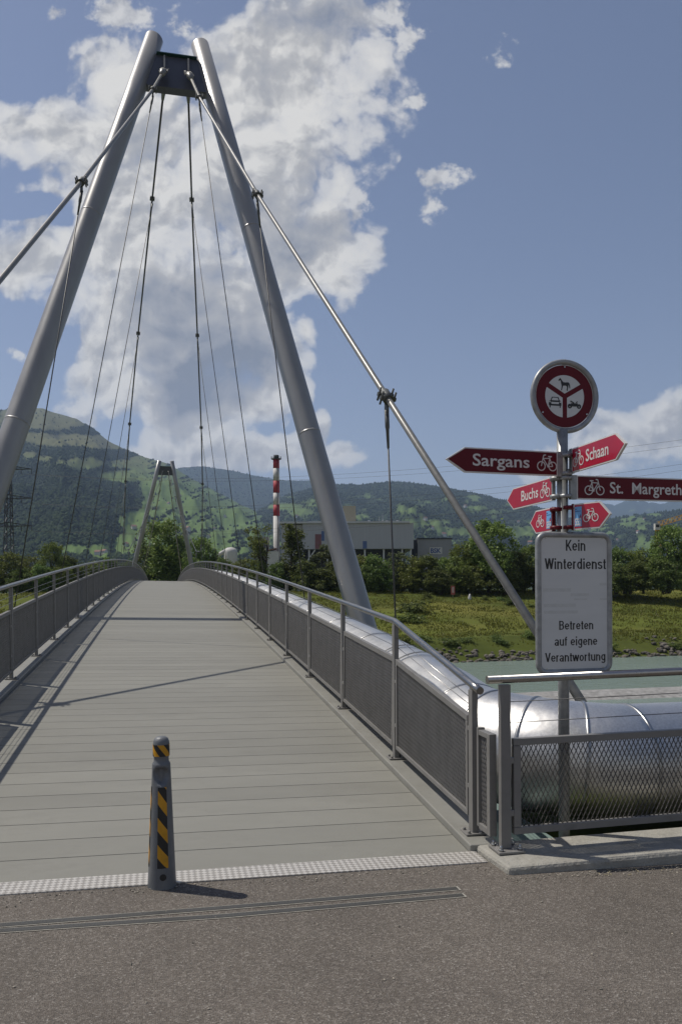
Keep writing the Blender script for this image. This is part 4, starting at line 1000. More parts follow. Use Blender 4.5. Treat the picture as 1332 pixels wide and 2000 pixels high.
# ---------------------------------------------------------------- mountains
def hill(name, sky, Zr, Zb, x0, x1, nx, ny, meadow_fn, amp, seed, gexp=1.15, zb=-2., trees=0, th=(16,26), conif=.5, label=None, crest_noise=1.5):
    xs = np.linspace(x0, x1, nx); ysk = np.interp(xs, [p[0] for p in sky], [p[1] for p in sky])
    D = np.array([ray(x, HY) for x in xs]); hz = np.array([ray(x, y)[2] for x, y in zip(xs, ysk)])
    t = np.concatenate([np.linspace(0, 1, ny), np.linspace(1.03, 1.5, 8)]); Zt = Zb+(Zr-Zb)*t
    zr = hz*Zr+EYE
    def surf(XI, T):               # XI fractional column index, T in 0..1.5
        xx = np.interp(XI, range(nx), xs); zc = np.interp(XI, range(nx), zr)
        Z = Zb+(Zr-Zb)*T; tt = np.minimum(T, 1)
        h = zb+(zc-zb)*tt**gexp; h = np.where(T > 1, zc*(1-(T-1)*1.2), h)
        sc = Zr*.00022
        n = fbm(xx*.016+9, T*(Zr-Zb)/Zr*9, seed, 6, .52)-.5; n2 = fbm(xx*.05, T*22, seed+3, 4)-.5
        h = h+(n*2+n2*.5)*amp*np.sin(np.pi*np.minimum(T, 1)**.8)*np.minimum(1, zc/300.)
        h = h+crest_noise*(fbm(xx*.09, T*3, seed+7, 5)-.5)*np.where(T > .9, 1, 0)*Zr/1000
        dx = np.interp(XI, range(nx), D[:,0]); dy = np.interp(XI, range(nx), D[:,1])
        return np.stack([dx*Z, dy*Z, h], -1), xx, Z
    XI, T = np.meshgrid(np.arange(nx, dtype=float), t); P, xx, Z = surf(XI, T)
    py = HY-(P[...,2]-EYE)/Z*FPX
    md, dr = meadow_fn(xx, py); grid_mesh(name, P, M['cover'], dict(meadow=md, dry=dr), kind='structure')
    out = []
    if trees:
        rg = np.random.default_rng(seed+100); n = trees*4
        XI = rg.uniform(0, nx-1, n); T = rg.uniform(.02, 1.0, n); P, xx, Z = surf(XI, T); py = HY-(P[:,2]-EYE)/Z*FPX
        md, _ = meadow_fn(xx, py); ok = (md < .42) | (rg.random(n) < .012); ok &= (xx > -40) & (xx < 1372)
        P = P[ok][:trees]; n = len(P); s = rg.uniform(th[0], th[1], n)
        return P, s
    return None
def ell(x, y, cx, cy, rx, ry): return np.clip(1.6*(1-((x-cx)/rx)**2-((y-cy)/ry)**2), -2, 1)
def m_left(x, y):
    n = (fbm(x*.055, y*.09, 61, 5, .6)-.5)*3.0; n2 = (fbm(x*.16, y*.22, 63, 4, .6)-.5)*1.3
    a = np.full(np.shape(x), -1.2)
    for e in ((95,812,110,28),(150,858,95,13),(60,850,60,9),(215,868,55,8),(168,903,42,12),(245,905,40,9),(290,905,40,20),(255,928,60,13),(330,950,60,40),(420,1010,120,85),(265,1020,34,24),(330,1010,60,60),(150,1070,26,12),(195,1075,24,16),(250,1060,30,24),(300,1075,40,30),(560,1040,90,40),(90,893,16,6),(60,886,14,7),(120,900,14,5)):
        a = np.maximum(a, ell(x, y, *e))
    a = a+n*.55+n2*.5
    rows = (fbm(x*.03, (y+.25*x)*.35, 67, 3)-.5)*2.2; a = a-np.where((x > 290) & (rows > .42), 1.2, 0)
    return np.clip(a*1.6+.3, 0, 1), np.clip((945-y)/70.+n2*.5, 0, 1)
def m_patch(fr, sc, seed, dry):
    def f(x, y):
        n = fbm(x*.03*sc, y*.09*sc, seed, 5, .55); return np.clip((n-(1-fr))*9, 0, 1), np.full(np.shape(x), dry)
    return f
def m_third(x, y):
    n = fbm(x*.028, y*.085, 81, 5, .6); a = (n-.62)*8
    for e in ((832,1022,60,9),(865,1036,34,8),(900,1040,50,9),(590,1000,34,9),(560,990,36,8),(700,1010,26,6),(1010,1040,50,12),(930,993,24,4),(1190,1040,60,14)): a = np.maximum(a, ell(x, y, *e)+(n-.5)*2)
    a = np.where(y < 968, a-1.0, a)
    return np.clip(a, 0, 1), np.full(np.shape(x), .12)
FP = []
FP.append(hill('mountain', [(-260,850),(-120,812),(0,801),(55,796),(85,797),(108,806),(150,817),(185,838),(215,862),(250,880),(285,893),(300,897),(335,908),(375,935),(420,958),(470,985),(520,1008),(560,1028),(620,1052),(700,1080)], 4300, 1150, -260, 700, 260, 110, m_left, 90, 91, 1.1, trees=42000, th=(6,11), conif=.6))
FP.append(hill('blue_ridge', [(250,960),(330,921),(355,913),(400,911),(440,917),(500,929),(560,939),(612,938),(650,950),(700,965),(800,990)], 8200, 4700, 250, 800, 130, 50, m_patch(.10, 1., 73, .3), 130, 75, 1.1, trees=5000, th=(14,22)))
FP.append(hill('wooded_ridge', [(430,1045),(500,1000),(560,966),(620,951),(660,946),(716,946),(745,942),(765,940),(806,943),(847,948),(900,957),(950,968),(1000,980),(1050,990),(1090,1004),(1130,1018),(1200,1040),(1300,1068),(1400,1085)], 4900, 1500, 430, 1400, 240, 90, m_third, 100, 85, 1.12, trees=24000, th=(8,13)))
FP.append(hill('green_foothill', [(980,1085),(1040,1048),(1090,1030),(1150,1020),(1210,1010),(1270,1003),(1332,996),(1420,985)], 4200, 1700, 980, 1420, 110, 60, m_patch(.52, 1.2, 95, .05), 70, 97, 1.1, trees=3500, th=(10,16)))
FP.append(hill('far_range', [(1020,1010),(1090,992),(1130,986),(1165,980),(1200,987),(1240,976),(1290,984),(1332,972),(1420,965)], 11500, 6500, 1020, 1420, 90, 40, m_patch(.3, 1., 99, .2), 160, 101, 1.1, crest_noise=6.))
P = np.concatenate([p for p, s in [f for f in FP if f is not None]]); S = np.concatenate([s for p, s in [f for f in FP if f is not None]])
hi = P[:,2] > 330; cv = np.array([(math.cos(a)*r, math.sin(a)*r, z) for r, z in ((.30,0.),(.24,.35)) for a in np.arange(0,6.28,6.283/6)]+[(0,0,1.)])
cf = np.array([(i,(i+1)%6,6+(i+1)%6) for i in range(6)]+[(i,6+(i+1)%6,6+i) for i in range(6)]+[(6+i,6+(i+1)%6,12) for i in range(6)])
bv = IV*np.array([.42,.42,.45])+np.array([0,0,.42])
co = rng.random(len(P)) < np.where(hi, .75, .25)
for nm, sel, bV, bF, mt, lab in (('conifer_forest', co, cv, cf, 'conifer', 'dark conifer forest clothing the upper mountain slopes'), ('broadleaf_forest', ~co, bv, IF, 'farforest', 'mixed broadleaf woods spread over the lower mountain slopes')):
    p, s = P[sel]-np.array([0,0,1.5]), S[sel]; V, F = blob_cloud(p, np.repeat(s[:,None],3,1), bV, bF, .35, rng)
    o = np_mesh(nm, V, F, M[mt], smooth=True, kind='stuff'); tag(o, lab, 'forest')

# small farmhouses on the slopes
M['plaster'] = mat('plaster', (.62,.6,.56), .8); M['tile'] = mat('roof_tile', (.22,.11,.075), .8, var=.2, vscale=.6)
def make_house():
    t = thing('farmhouse', '-', 'house'); b = MB(); b.box(-6,6,-4.5,4.5,-3,5.5); b.add([(-6.01,-4.5,5.5),(-6.01,4.5,5.5),(-6.01,0,9)],[(0,2,1)]); b.add([(6.01,-4.5,5.5),(6.01,4.5,5.5),(6.01,0,9)],[(0,1,2)])
    b.build('wall', M['plaster'], t)
    b = MB()
    for s in (-1, 1): b.hexa([(-6.8,s*5.3,5.),(6.8,s*5.3,5.),(6.8,0,9.15),(-6.8,0,9.15),(-6.8,s*5.3,5.35),(6.8,s*5.3,5.35),(6.8,0,9.5),(-6.8,0,9.5)])
    b.build('roof', M['tile'], t); return t
HO = make_house(); hu = False
import mathutils
dgr = bpy.context.evaluated_depsgraph_get(); dgr.update()
for x, y in ((262,1032),(205,1080),(192,1082),(330,985),(366,1036),(408,1050),(418,1034),(247,1066),(440,1010),(352,970),(843,1033),(866,1046),(830,1015),(690,1012),(1012,1020),(1035,1062),(1150,1035),(1258,1015),(1245,1040),(1205,1056),(580,1010),(908,990)):
    d = Vector(ray(x, y)); L_ = d.length
    hit, loc, nrm, idx, ob, _ = SC.ray_cast(dgr, Vector((0,0,EYE))+d*700, d.normalized(), distance=14000)
    if not hit: continue
    o = HO if not hu else copy_tree(HO); hu = True
    o.location = loc-Vector((0,0,.5)); o.rotation_euler = (0,0,random.uniform(0,3.1)); k = random.uniform(.75,1.25); o.scale = (k,k,k)
    o['label'] = 'tiny pale farmhouse dotted on the green mountain slopes'; o['group'] = 'farmhouses on the slopes'
# ================================================================ FAR INDUSTRY
def far_thing(name, label, cat, group=None):
    t = thing(name, label, cat, (0,0,0), group); t.rotation_euler = (0,0,-PSI); return t     # local axes: x right, y away, z up
def LX(x, Z): return (x-CX)/FPX*Z
def LZ(x, y, Z): return EYE+(HY-(x-CX)*math.tan(ROLL)-y)/FPX*Z
M['clad_grey'] = mat('factory_cladding', (.40,.41,.445), .5, .2, var=.05, vscale=.25, stretch=(14,1,.3))
M['clad_dark'] = mat('factory_dark', (.035,.037,.042), .8)
M['roofedge'] = mat('roof_edge', (.55,.56,.58), .5, .2)
M['beige'] = mat('beige_cladding', (.36,.33,.24), .7, var=.06, vscale=.4)
M['fred'] = mat('factory_red_panel', (.20,.075,.08), .6); M['fblue'] = mat('factory_blue_panel', (.07,.12,.28), .6)
M['chw'] = mat('chimney_white', (.62,.6,.57), .7, var=.08, vscale=.4, dirt=((.35,.32,.28), .3, .5)); M['chr'] = mat('chimney_red', (.38,.02,.03), .65, var=.08, vscale=.6)
M['fconc'] = mat('grey_concrete_wall', (.33,.33,.34), .85, var=.1, vscale=.2)
M['crane'] = mat('crane_yellow', (.55,.31,.05), .55, var=.1, vscale=.5)
M['lattice'] = mat('pylon_steel', (.06,.06,.062), .6, .3)
Z = 322.
fa = far_thing('factory', 'large grey factory hall on a dark undercroft, with red and blue wall panels', 'factory')
xl, xr, zt, zb = LX(592,Z), LX(808,Z), LZ(700,1022,Z), LZ(700,1072,Z)
b = MB(); b.box(xl, xr, Z, Z+60, zb, zt); b.build('hall', M['clad_grey'], fa)
b = MB(); b.box(LX(549,Z), xl-.05, Z+2, Z+60, -1, zt-.3); b.build('side_wing', M['clad_grey'], fa)
b = MB(); b.box(LX(546,Z), LX(801,Z), Z-.8, Z+61, zt+.02, zt+.75); b.build('roof', M['roofedge'], fa)
b = MB(); b.box(xl+.5, xr-3, Z+8, Z+58, -1, zb-.05); b.build('undercroft', M['clad_dark'], fa)
b = MB()
for x in (604, 640, 676, 713, 750, 786, 803): b.box(LX(x,Z)-.3, LX(x,Z)+.3, Z+1, Z+1.7, -1, zb-.05)
b.bar((LX(597,Z),Z+.8,zb-6), (LX(616,Z),Z+.8,zb-.2), .5, .5); b.build('column', M['roofedge'], fa, label='row of pale columns under the hall')
for x0, x1, y0, y1, m_ in ((616,628,1043,1071.5,'fred'),(628.4,634,1037,1056,'fblue'),(709,717,1057,1071.5,'fblue')):
    b = MB(); b.box(LX(x0,Z), LX(x1,Z), Z-.12, Z-.003, LZ(700,y1,Z), LZ(700,y0,Z)); b.build('wall_panel', M[m_], fa, label='red panel on the grey hall' if m_ == 'fred' else 'blue panel on the grey hall')
b = MB(); b.box(LX(671,Z), LX(697,Z), Z+14, Z+24, zt+.76, LZ(690,988,Z+14)); b.build('roof_tower', M['beige'], fa)
rg = random.Random(4); 
for i in range(13):
    x = 699+i*7.3; w = rg.uniform(1.5,5.5); h = rg.uniform(.5,1.6); b = MB(); b.box(LX(x,Z), LX(x+w,Z), Z+12, Z+17, zt+.76, zt+.76+h)
    if i in (6, 7): b.box(LX(x+1,Z), LX(x+1.6,Z), Z+13, Z+13.5, zt+.77+h, zt+3.2+h)
    b.build('roof_unit', M['roofedge'], fa)
b = MB(); b.box(LX(600,Z), LX(628,Z), Z+12, Z+17, zt+.76, zt+1.9); b.build('roof_unit', M['roofedge'], fa)
Z = 345.
an = far_thing('annex_building', 'smaller grey industrial building with a white lettered sign on its wall', 'building')
b = MB(); b.box(LX(816,Z), LX(882,Z), Z, Z+30, -1, LZ(845,1053,Z)); b.build('wall', M['fconc'], an)
b = MB(); b.box(LX(815,Z), LX(883,Z), Z-.4, Z+31, LZ(845,1053,Z)+.03, LZ(845,1053,Z)+.5); b.build('roof', M['clad_dark'], an)
b = MB(); b.box(LX(809,Z), LX(815.8,Z), Z+1, Z+20, -1, LZ(845,1054.5,Z)); b.build('stair_tower', M['clad_dark'], an)
ofr = Frame((0, Z-.06, 0), (1,0,0)); x0, x1, z0, z1 = LX(839,Z), LX(863.5,Z), LZ(850,1082,Z), LZ(850,1069,Z)
b = MB(); b.prism([(x0,z0),(x1,z0),(x1,z1),(x0,z1)], ofr, -.05, .05); sg = b.build('wall_sign', M['chw'], an)
text_obj('BSK', ofr, x0+.45, x1-.45, z0+.5, z1-z0-1.0, .06, M['navy'], sg, bold=.035)
Z = 330.
ch = far_thing('chimney', 'tall factory chimney with red and white bands', 'chimney'); cx = LX(541,Z); r = 6.1/FPX*Z
yb = [915,939,963,986,1008]; zs_ = [LZ(541,y,Z) for y in [896]+yb]
def ring(z0, z1, m_, nm, rr=r): b = MB(); b.tube([(cx,Z,z0),(cx,Z,z1)], rr, 28); b.build(nm, m_, ch)
ring(-1, zs_[5]-.02, M['chw'], 'shaft', r*1.03)
for i in range(5): ring(zs_[i+1], zs_[i]-.02, M['chr'] if i % 2 == 0 else M['chw'], 'red_band' if i % 2 == 0 else 'white_band')
ring(zs_[0], LZ(541,889,Z), M['clad_dark'], 'flue_mouth', r*.82)
b = MB(); zp = LZ(541,897,Z); b.tube([(cx,Z,zp-.02),(cx,Z,zp+.22)], r*1.65, 28)
for k in range(14): a = k*.4488; b.tube([(cx+r*1.6*math.cos(a),Z+r*1.6*math.sin(a),zp+.2),(cx+r*1.6*math.cos(a),Z+r*1.6*math.sin(a),zp+1.2)], .06, 5)
b.build('platform', M['lattice'], ch)
b = MB(); b.tube([(cx+r*.45,Z-r*.95,2),(cx+r*.45,Z-r*.95,zs_[0])], .12, 6); b.build('ladder', M['lattice'], ch)
bb = far_thing('boiler_house', 'white block at the chimney foot with a reddish roof edge', 'building')
b = MB(); b.box(LX(527,Z), LX(548,Z), Z-8, Z-2.5, -1, LZ(538,1077,Z-8)); b.build('wall', M['chw'], bb)
b = MB(); b.hexa([(LX(526,Z),Z-8.3,LZ(538,1078,Z)),(LX(543,Z),Z-8.3,LZ(538,1074,Z)),(LX(543,Z),Z-2,LZ(538,1074,Z)),(LX(526,Z),Z-2,LZ(538,1078,Z)),(LX(526,Z),Z-8.3,LZ(538,1077,Z)+.2),(LX(543,Z),Z-8.3,LZ(538,1073,Z)+.2),(LX(543,Z),Z-2,LZ(538,1073,Z)+.2),(LX(526,Z),Z-2,LZ(538,1077,Z)+.2)]); b.build('roof', M['tile'], bb)
ct = far_thing('concrete_tower', 'narrow grey concrete tower left of the striped chimney', 'tower')
b = MB(); b.box(LX(513,Z), LX(525,Z), Z-3, Z+4, -1, LZ(520,1049,Z)); b.build('wall', M['fconc'], ct)
b = MB()
for i in range(3): b.box(LX(515+i*3.4,Z), LX(517+i*3.4,Z), Z-3.1, Z-3.002, 4, LZ(520,1056,Z))
b.build('window', M['clad_dark'], ct)
Z = 300.
si = far_thing('silo', 'white domed silo poking out above the trees right of the distant pylon', 'silo'); cx = LX(451,Z); r = 13.5/FPX*Z; zt = LZ(450,1069,Z)
b = MB(); b.lathe([(r,-1),(r,zt-r*.75),(r*.96,zt-r*.5),(r*.8,zt-r*.25),(r*.5,zt-r*.07),(r*.1,zt)], (cx,Z,0), 32); b.build('shell', M['chw'], si)
b = MB(); b.tube([(cx-r*.6,Z-r*.3,zt-r*.55),(LX(426,Z),Z,LZ(430,1084,Z)),(LX(420,Z),Z,LZ(430,1094,Z))], [.9,.7,.7], 10); b.build('feed_pipe', M['chw'], si)

# tower crane behind the trees on the right
Z = 255.
cr = far_thing('tower_crane', 'yellow lattice tower crane with its jib rising to the right', 'crane')
cx = LX(1286,Z); z0, z1 = -1, LZ(1286,1036,Z); w = .75
b = MB()
for sx in (-w, w):
    for sy in (-w, w): b.bar((cx+sx,Z+sy,z0),(cx+sx,Z+sy,z1),.16,.16)
zz = z0
while zz < z1-1.4:
    for s in (-w, w): b.bar((cx-w,Z+s,zz),(cx+w,Z+s,zz+1.4),.10,.10); b.bar((cx+s,Z-w,zz),(cx+s,Z+w,zz+1.4),.10,.10); b.bar((cx-w,Z+s,zz+1.4),(cx+w,Z+s,zz+1.4),.1,.1)
    zz += 1.4
b.build('mast', M['crane'], cr)
b = MB(); j0 = Vector((cx-.6,Z,LZ(1286,1029,Z))); j1 = Vector((LX(1440,Z),Z-14,LZ(1440,978,Z))); dj = j1-j0; n = 22; up = Vector((0,0,1)); sd = Vector((0,1,0))
for q in ((0,-.6),(0,.6),(1.5,0)): b.bar(j0+up*q[0]+sd*q[1], j1+up*q[0]*.75+sd*q[1], .17, .17)
for i in range(n):
    a, c = j0+dj*(i/n), j0+dj*((i+1)/n); m = (a+c)/2+up*1.45
    for s in (-.6, .6): b.bar(a+sd*s, m, .09, .09); b.bar(m, c+sd*s, .09, .09)
    b.bar(a-sd*.6, c+sd*.6, .08, .08)
b.build('jib', M['crane'], cr)
b = MB(); b.box(cx-1.7,cx-.2,Z-1.6,Z-.3,z1+.1,z1+2.1); cb2 = b.build('cab', M['chw'], cr); b = MB(); b.box(cx-1.5,cx-.4,Z-1.66,Z-1.61,z1+.9,z1+1.8); b.build('window', M['clad_dark'], cb2)
b = MB(); b.tube([(cx,Z,z1-.3),(cx,Z,z1+.6)], 1.1, 14); b.build('slewing_ring', M['crane'], cr)

# high voltage pylon on the left and its conductors
Z = 260.
pw = far_thing('power_pylon', 'dark lattice electricity pylon with three pairs of arms at the left edge', 'power pylon'); cx = LX(18.5,Z); zt = LZ(18,862,Z)
b = MB(); w = lambda z: .55+1.0*(1-z/zt)**1.3
zl = list(np.linspace(-1, zt, 24))
for sx in (-1,1):
    for sy in (-1,1):
        for a, c in zip(zl[:-1], zl[1:]): b.bar((cx+sx*w(a),Z+sy*w(a),a),(cx+sx*w(c),Z+sy*w(c),c),.26,.26)
for i, (a, c) in enumerate(zip(zl[:-1], zl[1:])):
    s = 1 if i % 2 else -1
    for sy in (-1, 1): b.bar((cx-s*w(a),Z+sy*w(a),a),(cx+s*w(c),Z+sy*w(c),c),.16,.16); b.bar((cx+sy*w(a),Z-s*w(a),a),(cx+sy*w(c),Z+s*w(c),c),.16,.16)
b.build('lattice_mast', M['lattice'], pw)
ARM = []
for y, ln in ((917, 7.6), (974, 7.6), (1028, 7.6)):
    z = LZ(18,y,Z)
    for sx in (-1, 1):
        b = MB()
        for sy in (-1, 1):
            b.bar((cx,Z+sy*.6,z),(cx+sx*ln,Z,z+.1),.24,.24); b.bar((cx,Z+sy*.6,z+1.3),(cx+sx*ln,Z,z+.15),.2,.2)
            for q in range(1, 5): f = q/5; b.bar((cx+sx*ln*f,Z+sy*.6*(1-f),z+.02),(cx+sx*ln*(f-.12),Z+sy*.6*(1.12-f),z+1.3*(1.12-f)),.07,.07)
        for k in (.55, 1.): b.tube([(cx+sx*ln*k,Z,z),(cx+sx*ln*k,Z,z-1.5)], .11, 6)
        b.build('cross_arm', M['lattice'], pw)
    for k in (.55, 1.): ARM.append((cx+ln*k, Z, z-1.5))
Rm = Matrix.Rotation(-PSI, 4, 'Z')
for i, p in enumerate(ARM):
    P0 = Rm @ Vector(p); yy = (846, 858, 893, 905, 928, 940)[i]
    P1 = Vector(at_d(1420, yy, 185+8*(i % 2))); pts = []
    for k in range(41):
        f = k/40; q = P0.lerp(P1, f); q.z -= 4*(5.2+.4*(i%2))*f*(1-f); pts.append(q)
    b = MB(); b.tube(pts, .027, 5, caps=False); o = b.build('power_line', M['lattice'], cat='power line', group='power lines strung across the valley', label='thin power line strung high across the valley from the lattice pylon')
# small markers on the far dike
def dike(x, Z): p = at_d(x, 1150, Z); return p[0], p[1], float(bank_z(p[1]-shore(p[0])*.6))
x, y, z = dike(884, 139.5); t = thing('marker_board', 'small red marker board on a post on the far dike', 'marker board', (x,y,z))
b = MB(); b.tube([(x,y,z-.3),(x,y,z+2.3)], .06, 8); b.build('post', M['pole'], t); b = MB(); b.box(x-.36,x+.36,y-.08,y-.061,z+.75,z+2.3); b.build('board', M['fred'] if False else mat('marker_red', (.45,.10,.07), .6), t); b = MB(); b.box(x-.2,x+.2,y-.1,y-.083,z+1.1,z+2.1); b.build('pale_field', mat('marker_pale', (.6,.42,.36), .6), t)
x, y, z = dike(917, 139.5); t = thing('white_stone', 'small white boundary stone in the grass of the far dike', 'marker stone', (x,y,z))
b = MB(); b.lathe([(.28,-.3),(.30,.3),(.2,.75),(.06,1.0)], (x,y,z), 12); b.build('stone', M['chw'], t)

# ================================================================ LIGHT, SKY, AIR
SUNV = Vector((-.5, .285, 1.0)).normalized()
sl = bpy.data.lights.new('sun', 'SUN'); sl.energy = 4.3; sl.angle = math.radians(.53); sl.color = (1., .945, .86)
so = bpy.data.objects.new('sun', sl); COL.objects.link(so); so.rotation_euler = SUNV.to_track_quat('Z', 'Y').to_euler()
so.location = (-30, 15, 60)

W = bpy.data.worlds.new('World'); SC.world = W; W.use_nodes = True; N, L = W.node_tree.nodes, W.node_tree.links
bg = N['Background']; bg.inputs['Strength'].default_value = .1
sky = N.new('ShaderNodeTexSky'); sky.sky_type = 'NISHITA'; sky.sun_disc = False
sky.sun_elevation = math.asin(SUNV.z); sky.sun_rotation = math.atan2(SUNV.x, SUNV.y); sky.altitude = 450; sky.dust_density = .7; sky.air_density = 1.; sky.ozone_density = 1.
tc = N.new('ShaderNodeTexCoord'); DIR = tc.outputs['Generated']
def VM(op, a, b=None, out='Vector', scale=None):
    n = N.new('ShaderNodeVectorMath'); n.operation = op
    for i, q in enumerate((a, b)):
        if q is None: continue
        if isinstance(q, (tuple, list)): n.inputs[i].default_value = q
        else: L.new(q, n.inputs[i])
    if scale is not None:
        if isinstance(scale, (int, float)): n.inputs['Scale'].default_value = scale
        else: L.new(scale, n.inputs['Scale'])
    return n.outputs[out]
def MA(op, a, b=None, c=None, clamp=False):
    n = N.new('ShaderNodeMath'); n.operation = op; n.use_clamp = clamp
    for i, q in enumerate((a, b, c)):
        if q is None: continue
        if isinstance(q, (int, float)): n.inputs[i].default_value = q
        else: L.new(q, n.inputs[i])
    return n.outputs[0]
def SS(v, lo, hi, a=0., b=1.):
    n = N.new('ShaderNodeMapRange'); n.interpolation_type = 'SMOOTHSTEP'; n.inputs['From Min'].default_value = lo; n.inputs['From Max'].default_value = hi; n.inputs['To Min'].default_value = a; n.inputs['To Max'].default_value = b
    L.new(v, n.inputs['Value']); return n.outputs['Result']
def NZ(v, scale, det=8., rough=.55, lac=2., dist=0.):
    n = N.new('ShaderNodeTexNoise'); n.inputs['Scale'].default_value = scale; n.inputs['Detail'].default_value = det; n.inputs['Roughness'].default_value = rough; n.inputs['Distortion'].default_value = dist
    L.new(v, n.inputs['Vector']); return n.outputs['Fac']
# sky directions are laid out on a tangent plane facing up the river crossing
fz = MA('MAXIMUM', MA('ABSOLUTE', VM('DOT_PRODUCT', DIR, (SP, CP, 0), 'Value')), .06)
uu = MA('ADD', MA('MULTIPLY', MA('DIVIDE', VM('DOT_PRODUCT', DIR, (CP, -SP, 0), 'Value'), fz), 1.55), .666)
vv = MA('SUBTRACT', 1.15, MA('MULTIPLY', MA('DIVIDE', VM('DOT_PRODUCT', DIR, (0, 0, 1), 'Value'), fz), 1.55))
cx_ = N.new('ShaderNodeCombineXYZ'); L.new(uu, cx_.inputs[0]); L.new(vv, cx_.inputs[1]); UV = cx_.outputs[0]
wn = N.new('ShaderNodeTexNoise'); wn.inputs['Scale'].default_value = 5.; wn.inputs['Detail'].default_value = 5; L.new(UV, wn.inputs['Vector'])
UVW = VM('ADD', UV, VM('SCALE', VM('SUBTRACT', wn.outputs['Color'], (.5,.5,.5)), scale=.10))
def field(blobs, p):
    acc = None
    for (x, y, rx, ry, w) in blobs:
        d = VM('LENGTH', VM('MULTIPLY', VM('SUBTRACT', p, (x,y,0)), (1/rx,1/ry,0)), None, 'Value')
        f = MA('MULTIPLY', MA('SUBTRACT', 1., d), w); acc = f if acc is None else MA('SMOOTH_MAX', acc, f, .25)
    return acc
CL = [(.55,.17,.225,.15,1),(.62,.03,.12,.06,.5),(.47,.34,.25,.18,1),(.61,.49,.145,.115,1.05),(.16,.255,.25,.08,1),(.24,.16,.10,.09,.9),(.06,.515,.15,.08,.95),(.27,.44,.23,.19,1),
      (.35,.62,.23,.18,1.05),(.22,.71,.11,.13,1),(.38,.79,.15,.12,1),(.53,.73,.08,.10,.9),(.46,.80,.075,.06,.9),(.60,.65,.022,.04,.6),(.38,.89,.17,.045,.95),(.54,.89,.12,.045,.95),(.665,.89,.07,.028,.9),(.635,.85,.025,.045,.8),
      (1.23,.855,.13,.055,.95),(1.33,.825,.09,.065,1),(1.16,.905,.12,.045,.9),(1.5,.86,.2,.08,1)]
WI = [(.868,.368,.05,.04,1.25),(.84,.42,.04,.03,1.1),(.82,.195,.035,.022,1),(.80,.07,.055,.045,1),(.76,.02,.05,.05,1),(1.0,.118,.025,.025,.2),(.095,.02,.05,.028,1),(.28,.03,.15,.055,1),(.045,.68,.028,.014,.9),(.70,.40,.04,.06,.8)]
FC = field(CL, UVW); FW = field(WI, UVW)
def BIL(v, scale, det=2., rough=.5, sm=.35):        # cauliflower billows
    n = N.new('ShaderNodeTexVoronoi'); n.feature = 'F1'; n.voronoi_dimensions = '2D'; n.inputs['Scale'].default_value = scale; n.inputs['Detail'].default_value = det; n.inputs['Roughness'].default_value = rough
    n.normalize = True; L.new(v, n.inputs['Vector']); return MA('SUBTRACT', 1., n.outputs['Distance'])
SH = (-.010,-.016,0); UVS = VM('ADD', UVW, SH)
n1 = NZ(UVW, 7., 9, .56); n1s = NZ(UVS, 7., 7, .56); b1 = BIL(UVW, 13.); b1s = BIL(UVS, 13.); n0 = NZ(UV, 3.2, 5, .55); n2 = NZ(UV, 24., 6, .62)
SH3 = (-.045,-.07,0); n3 = NZ(UVW, 4.5, 3, .5); n3s = NZ(VM('ADD', UVW, SH3), 4.5, 3, .5)
gap = field([(.06,.40,.10,.03,1),(.05,.13,.09,.075,1),(.13,.43,.05,.03,.8),(.05,.70,.09,.12,1),(.13,.66,.035,.05,.6)], UVW)
def DEN(n_, b_): return MA('ADD', MA('ADD', FC, MA('MULTIPLY', MA('SUBTRACT', n_, .50), 1.8)), MA('MULTIPLY', MA('SUBTRACT', b_, .66), .95))
den = MA('ADD', DEN(n1, b1), MA('MULTIPLY', MA('SUBTRACT', n2, .5), .38))
den = MA('SUBTRACT', den, MA('MULTIPLY', MA('MAXIMUM', gap, 0.), .9))
dw = MA('ADD', MA('ADD', FW, MA('MULTIPLY', MA('SUBTRACT', n1, .56), 3.6)), MA('MULTIPLY', MA('SUBTRACT', n2, .5), 2.4))
amask = MA('MAXIMUM', MA('ADD', MA('MULTIPLY', SS(den, -.06, .22), .62), MA('MULTIPLY', SS(den, .0, .6), .38)), MA('MULTIPLY', SS(dw, .0, .6), .8))
core = SS(den, .15, 1.1)
grey = MA('MAXIMUM', field([(.40,.71,.19,.17,1.15),(.37,.58,.24,.14,.75),(.62,.43,.11,.09,.6),(.64,.05,.18,.08,.9),(.46,.42,.2,.12,.6),(1.24,.895,.12,.03,.5),(.08,.33,.10,.04,.4),(.09,.60,.08,.05,.5),(.30,.30,.14,.06,.35)], UVW), 0.)
rel = MA('ADD', MA('ADD', MA('MULTIPLY', MA('SUBTRACT', n1, n1s), 1.9), MA('MULTIPLY', MA('SUBTRACT', n3, n3s), .8)), MA('MULTIPLY', MA('SUBTRACT', b1, b1s), .6))
br_ = MA('ADD', MA('SUBTRACT', MA('SUBTRACT', 1.0, MA('MULTIPLY', core, .22)), MA('MULTIPLY', SS(MA('ADD', grey, MA('MULTIPLY', MA('SUBTRACT', n0, .5), .9)), .0, .95), .50)), rel)
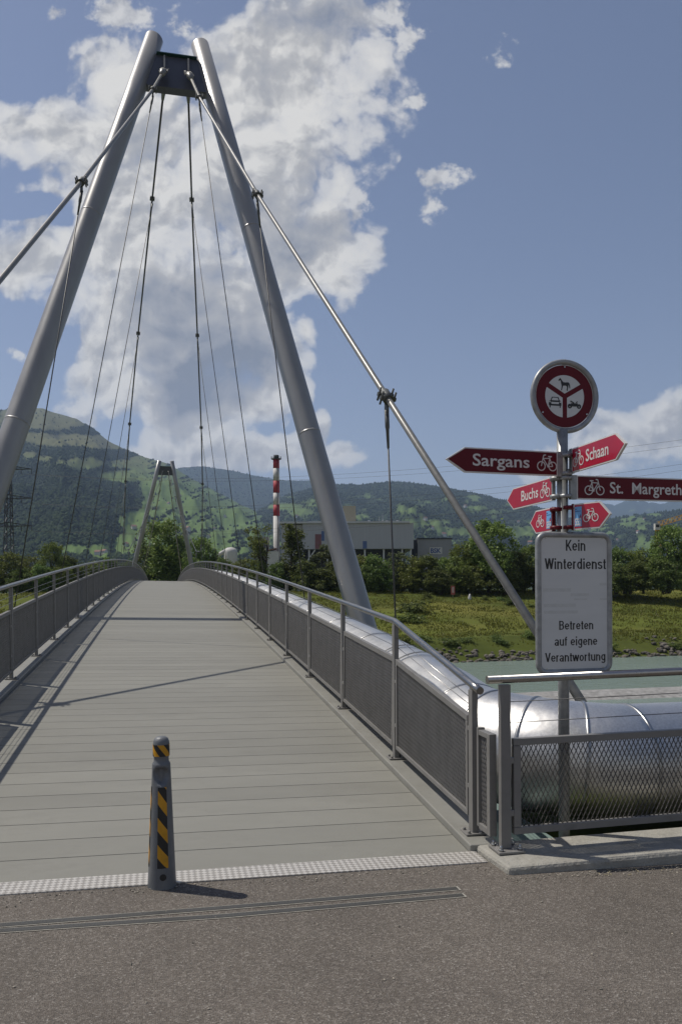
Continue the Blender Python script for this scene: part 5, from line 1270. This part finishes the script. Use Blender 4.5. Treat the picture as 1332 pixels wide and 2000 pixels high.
br_ = MA('MINIMUM', MA('MAXIMUM', br_, .28), 1.15)
rp = N.new('ShaderNodeValToRGB'); e = rp.color_ramp.elements; e[0].position = .25; e[0].color = (.205,.23,.285,1); e[1].position = 1.; e[1].color = (.78,.76,.72,1); q = e.new(.5); q.color = (.33,.342,.375,1); q = e.new(.78); q.color = (.475,.47,.468,1)
L.new(br_, rp.inputs['Fac'])
CLS = 10.0
cc = VM('SCALE', rp.outputs['Color'], scale=CLS)
mx = N.new('ShaderNodeMix'); mx.data_type = 'RGBA'; L.new(amask, mx.inputs['Factor']); L.new(VM('MULTIPLY', sky.outputs['Color'], (1.06,.91,.88)), mx.inputs['A']); L.new(cc, mx.inputs['B'])
L.new(mx.outputs['Result'], bg.inputs['Color'])

cam = bpy.data.cameras.new('camera'); co_ = bpy.data.objects.new('camera', cam); COL.objects.link(co_)
cam.sensor_fit = 'VERTICAL'; cam.sensor_height = 36.; cam.lens = FPX/2000*36.; cam.shift_y = (HY-1000)/2000.; cam.shift_x = 0.
cam.clip_start = .05; cam.clip_end = 60000
co_.matrix_world = Matrix.Translation((0,0,EYE)) @ Matrix.Rotation(-PSI, 4, 'Z') @ Matrix.Rotation(math.pi/2, 4, 'X') @ Matrix.Rotation(-ROLL, 4, 'Z')
SC.camera = co_
SC.view_settings.view_transform = 'Standard'; SC.view_settings.look = 'None'; SC.view_settings.exposure = 0; SC.view_settings.gamma = 1
SC.render.engine = 'CYCLES'; SC.cycles.max_bounces = 6; SC.cycles.transparent_max_bounces = 8

# the valley air
hz, N, L = nt_of('valley_air'); N.remove(N['Principled BSDF']); pv = N.new('ShaderNodeVolumePrincipled')
pv.inputs['Color'].default_value = (.52,.70,1.,1); pv.inputs['Density'].default_value = 7.4e-5; pv.inputs['Anisotropy'].default_value = .15
L.new(pv.outputs['Volume'], N['Material Output'].inputs['Volume'])
b = MB(); b.box(-16000,16000,-400,17000,-10.5,1750); hzo = b.build('haze', hz, kind='stuff'); tag(hzo, 'pale blue summer haze filling the valley air', 'haze')
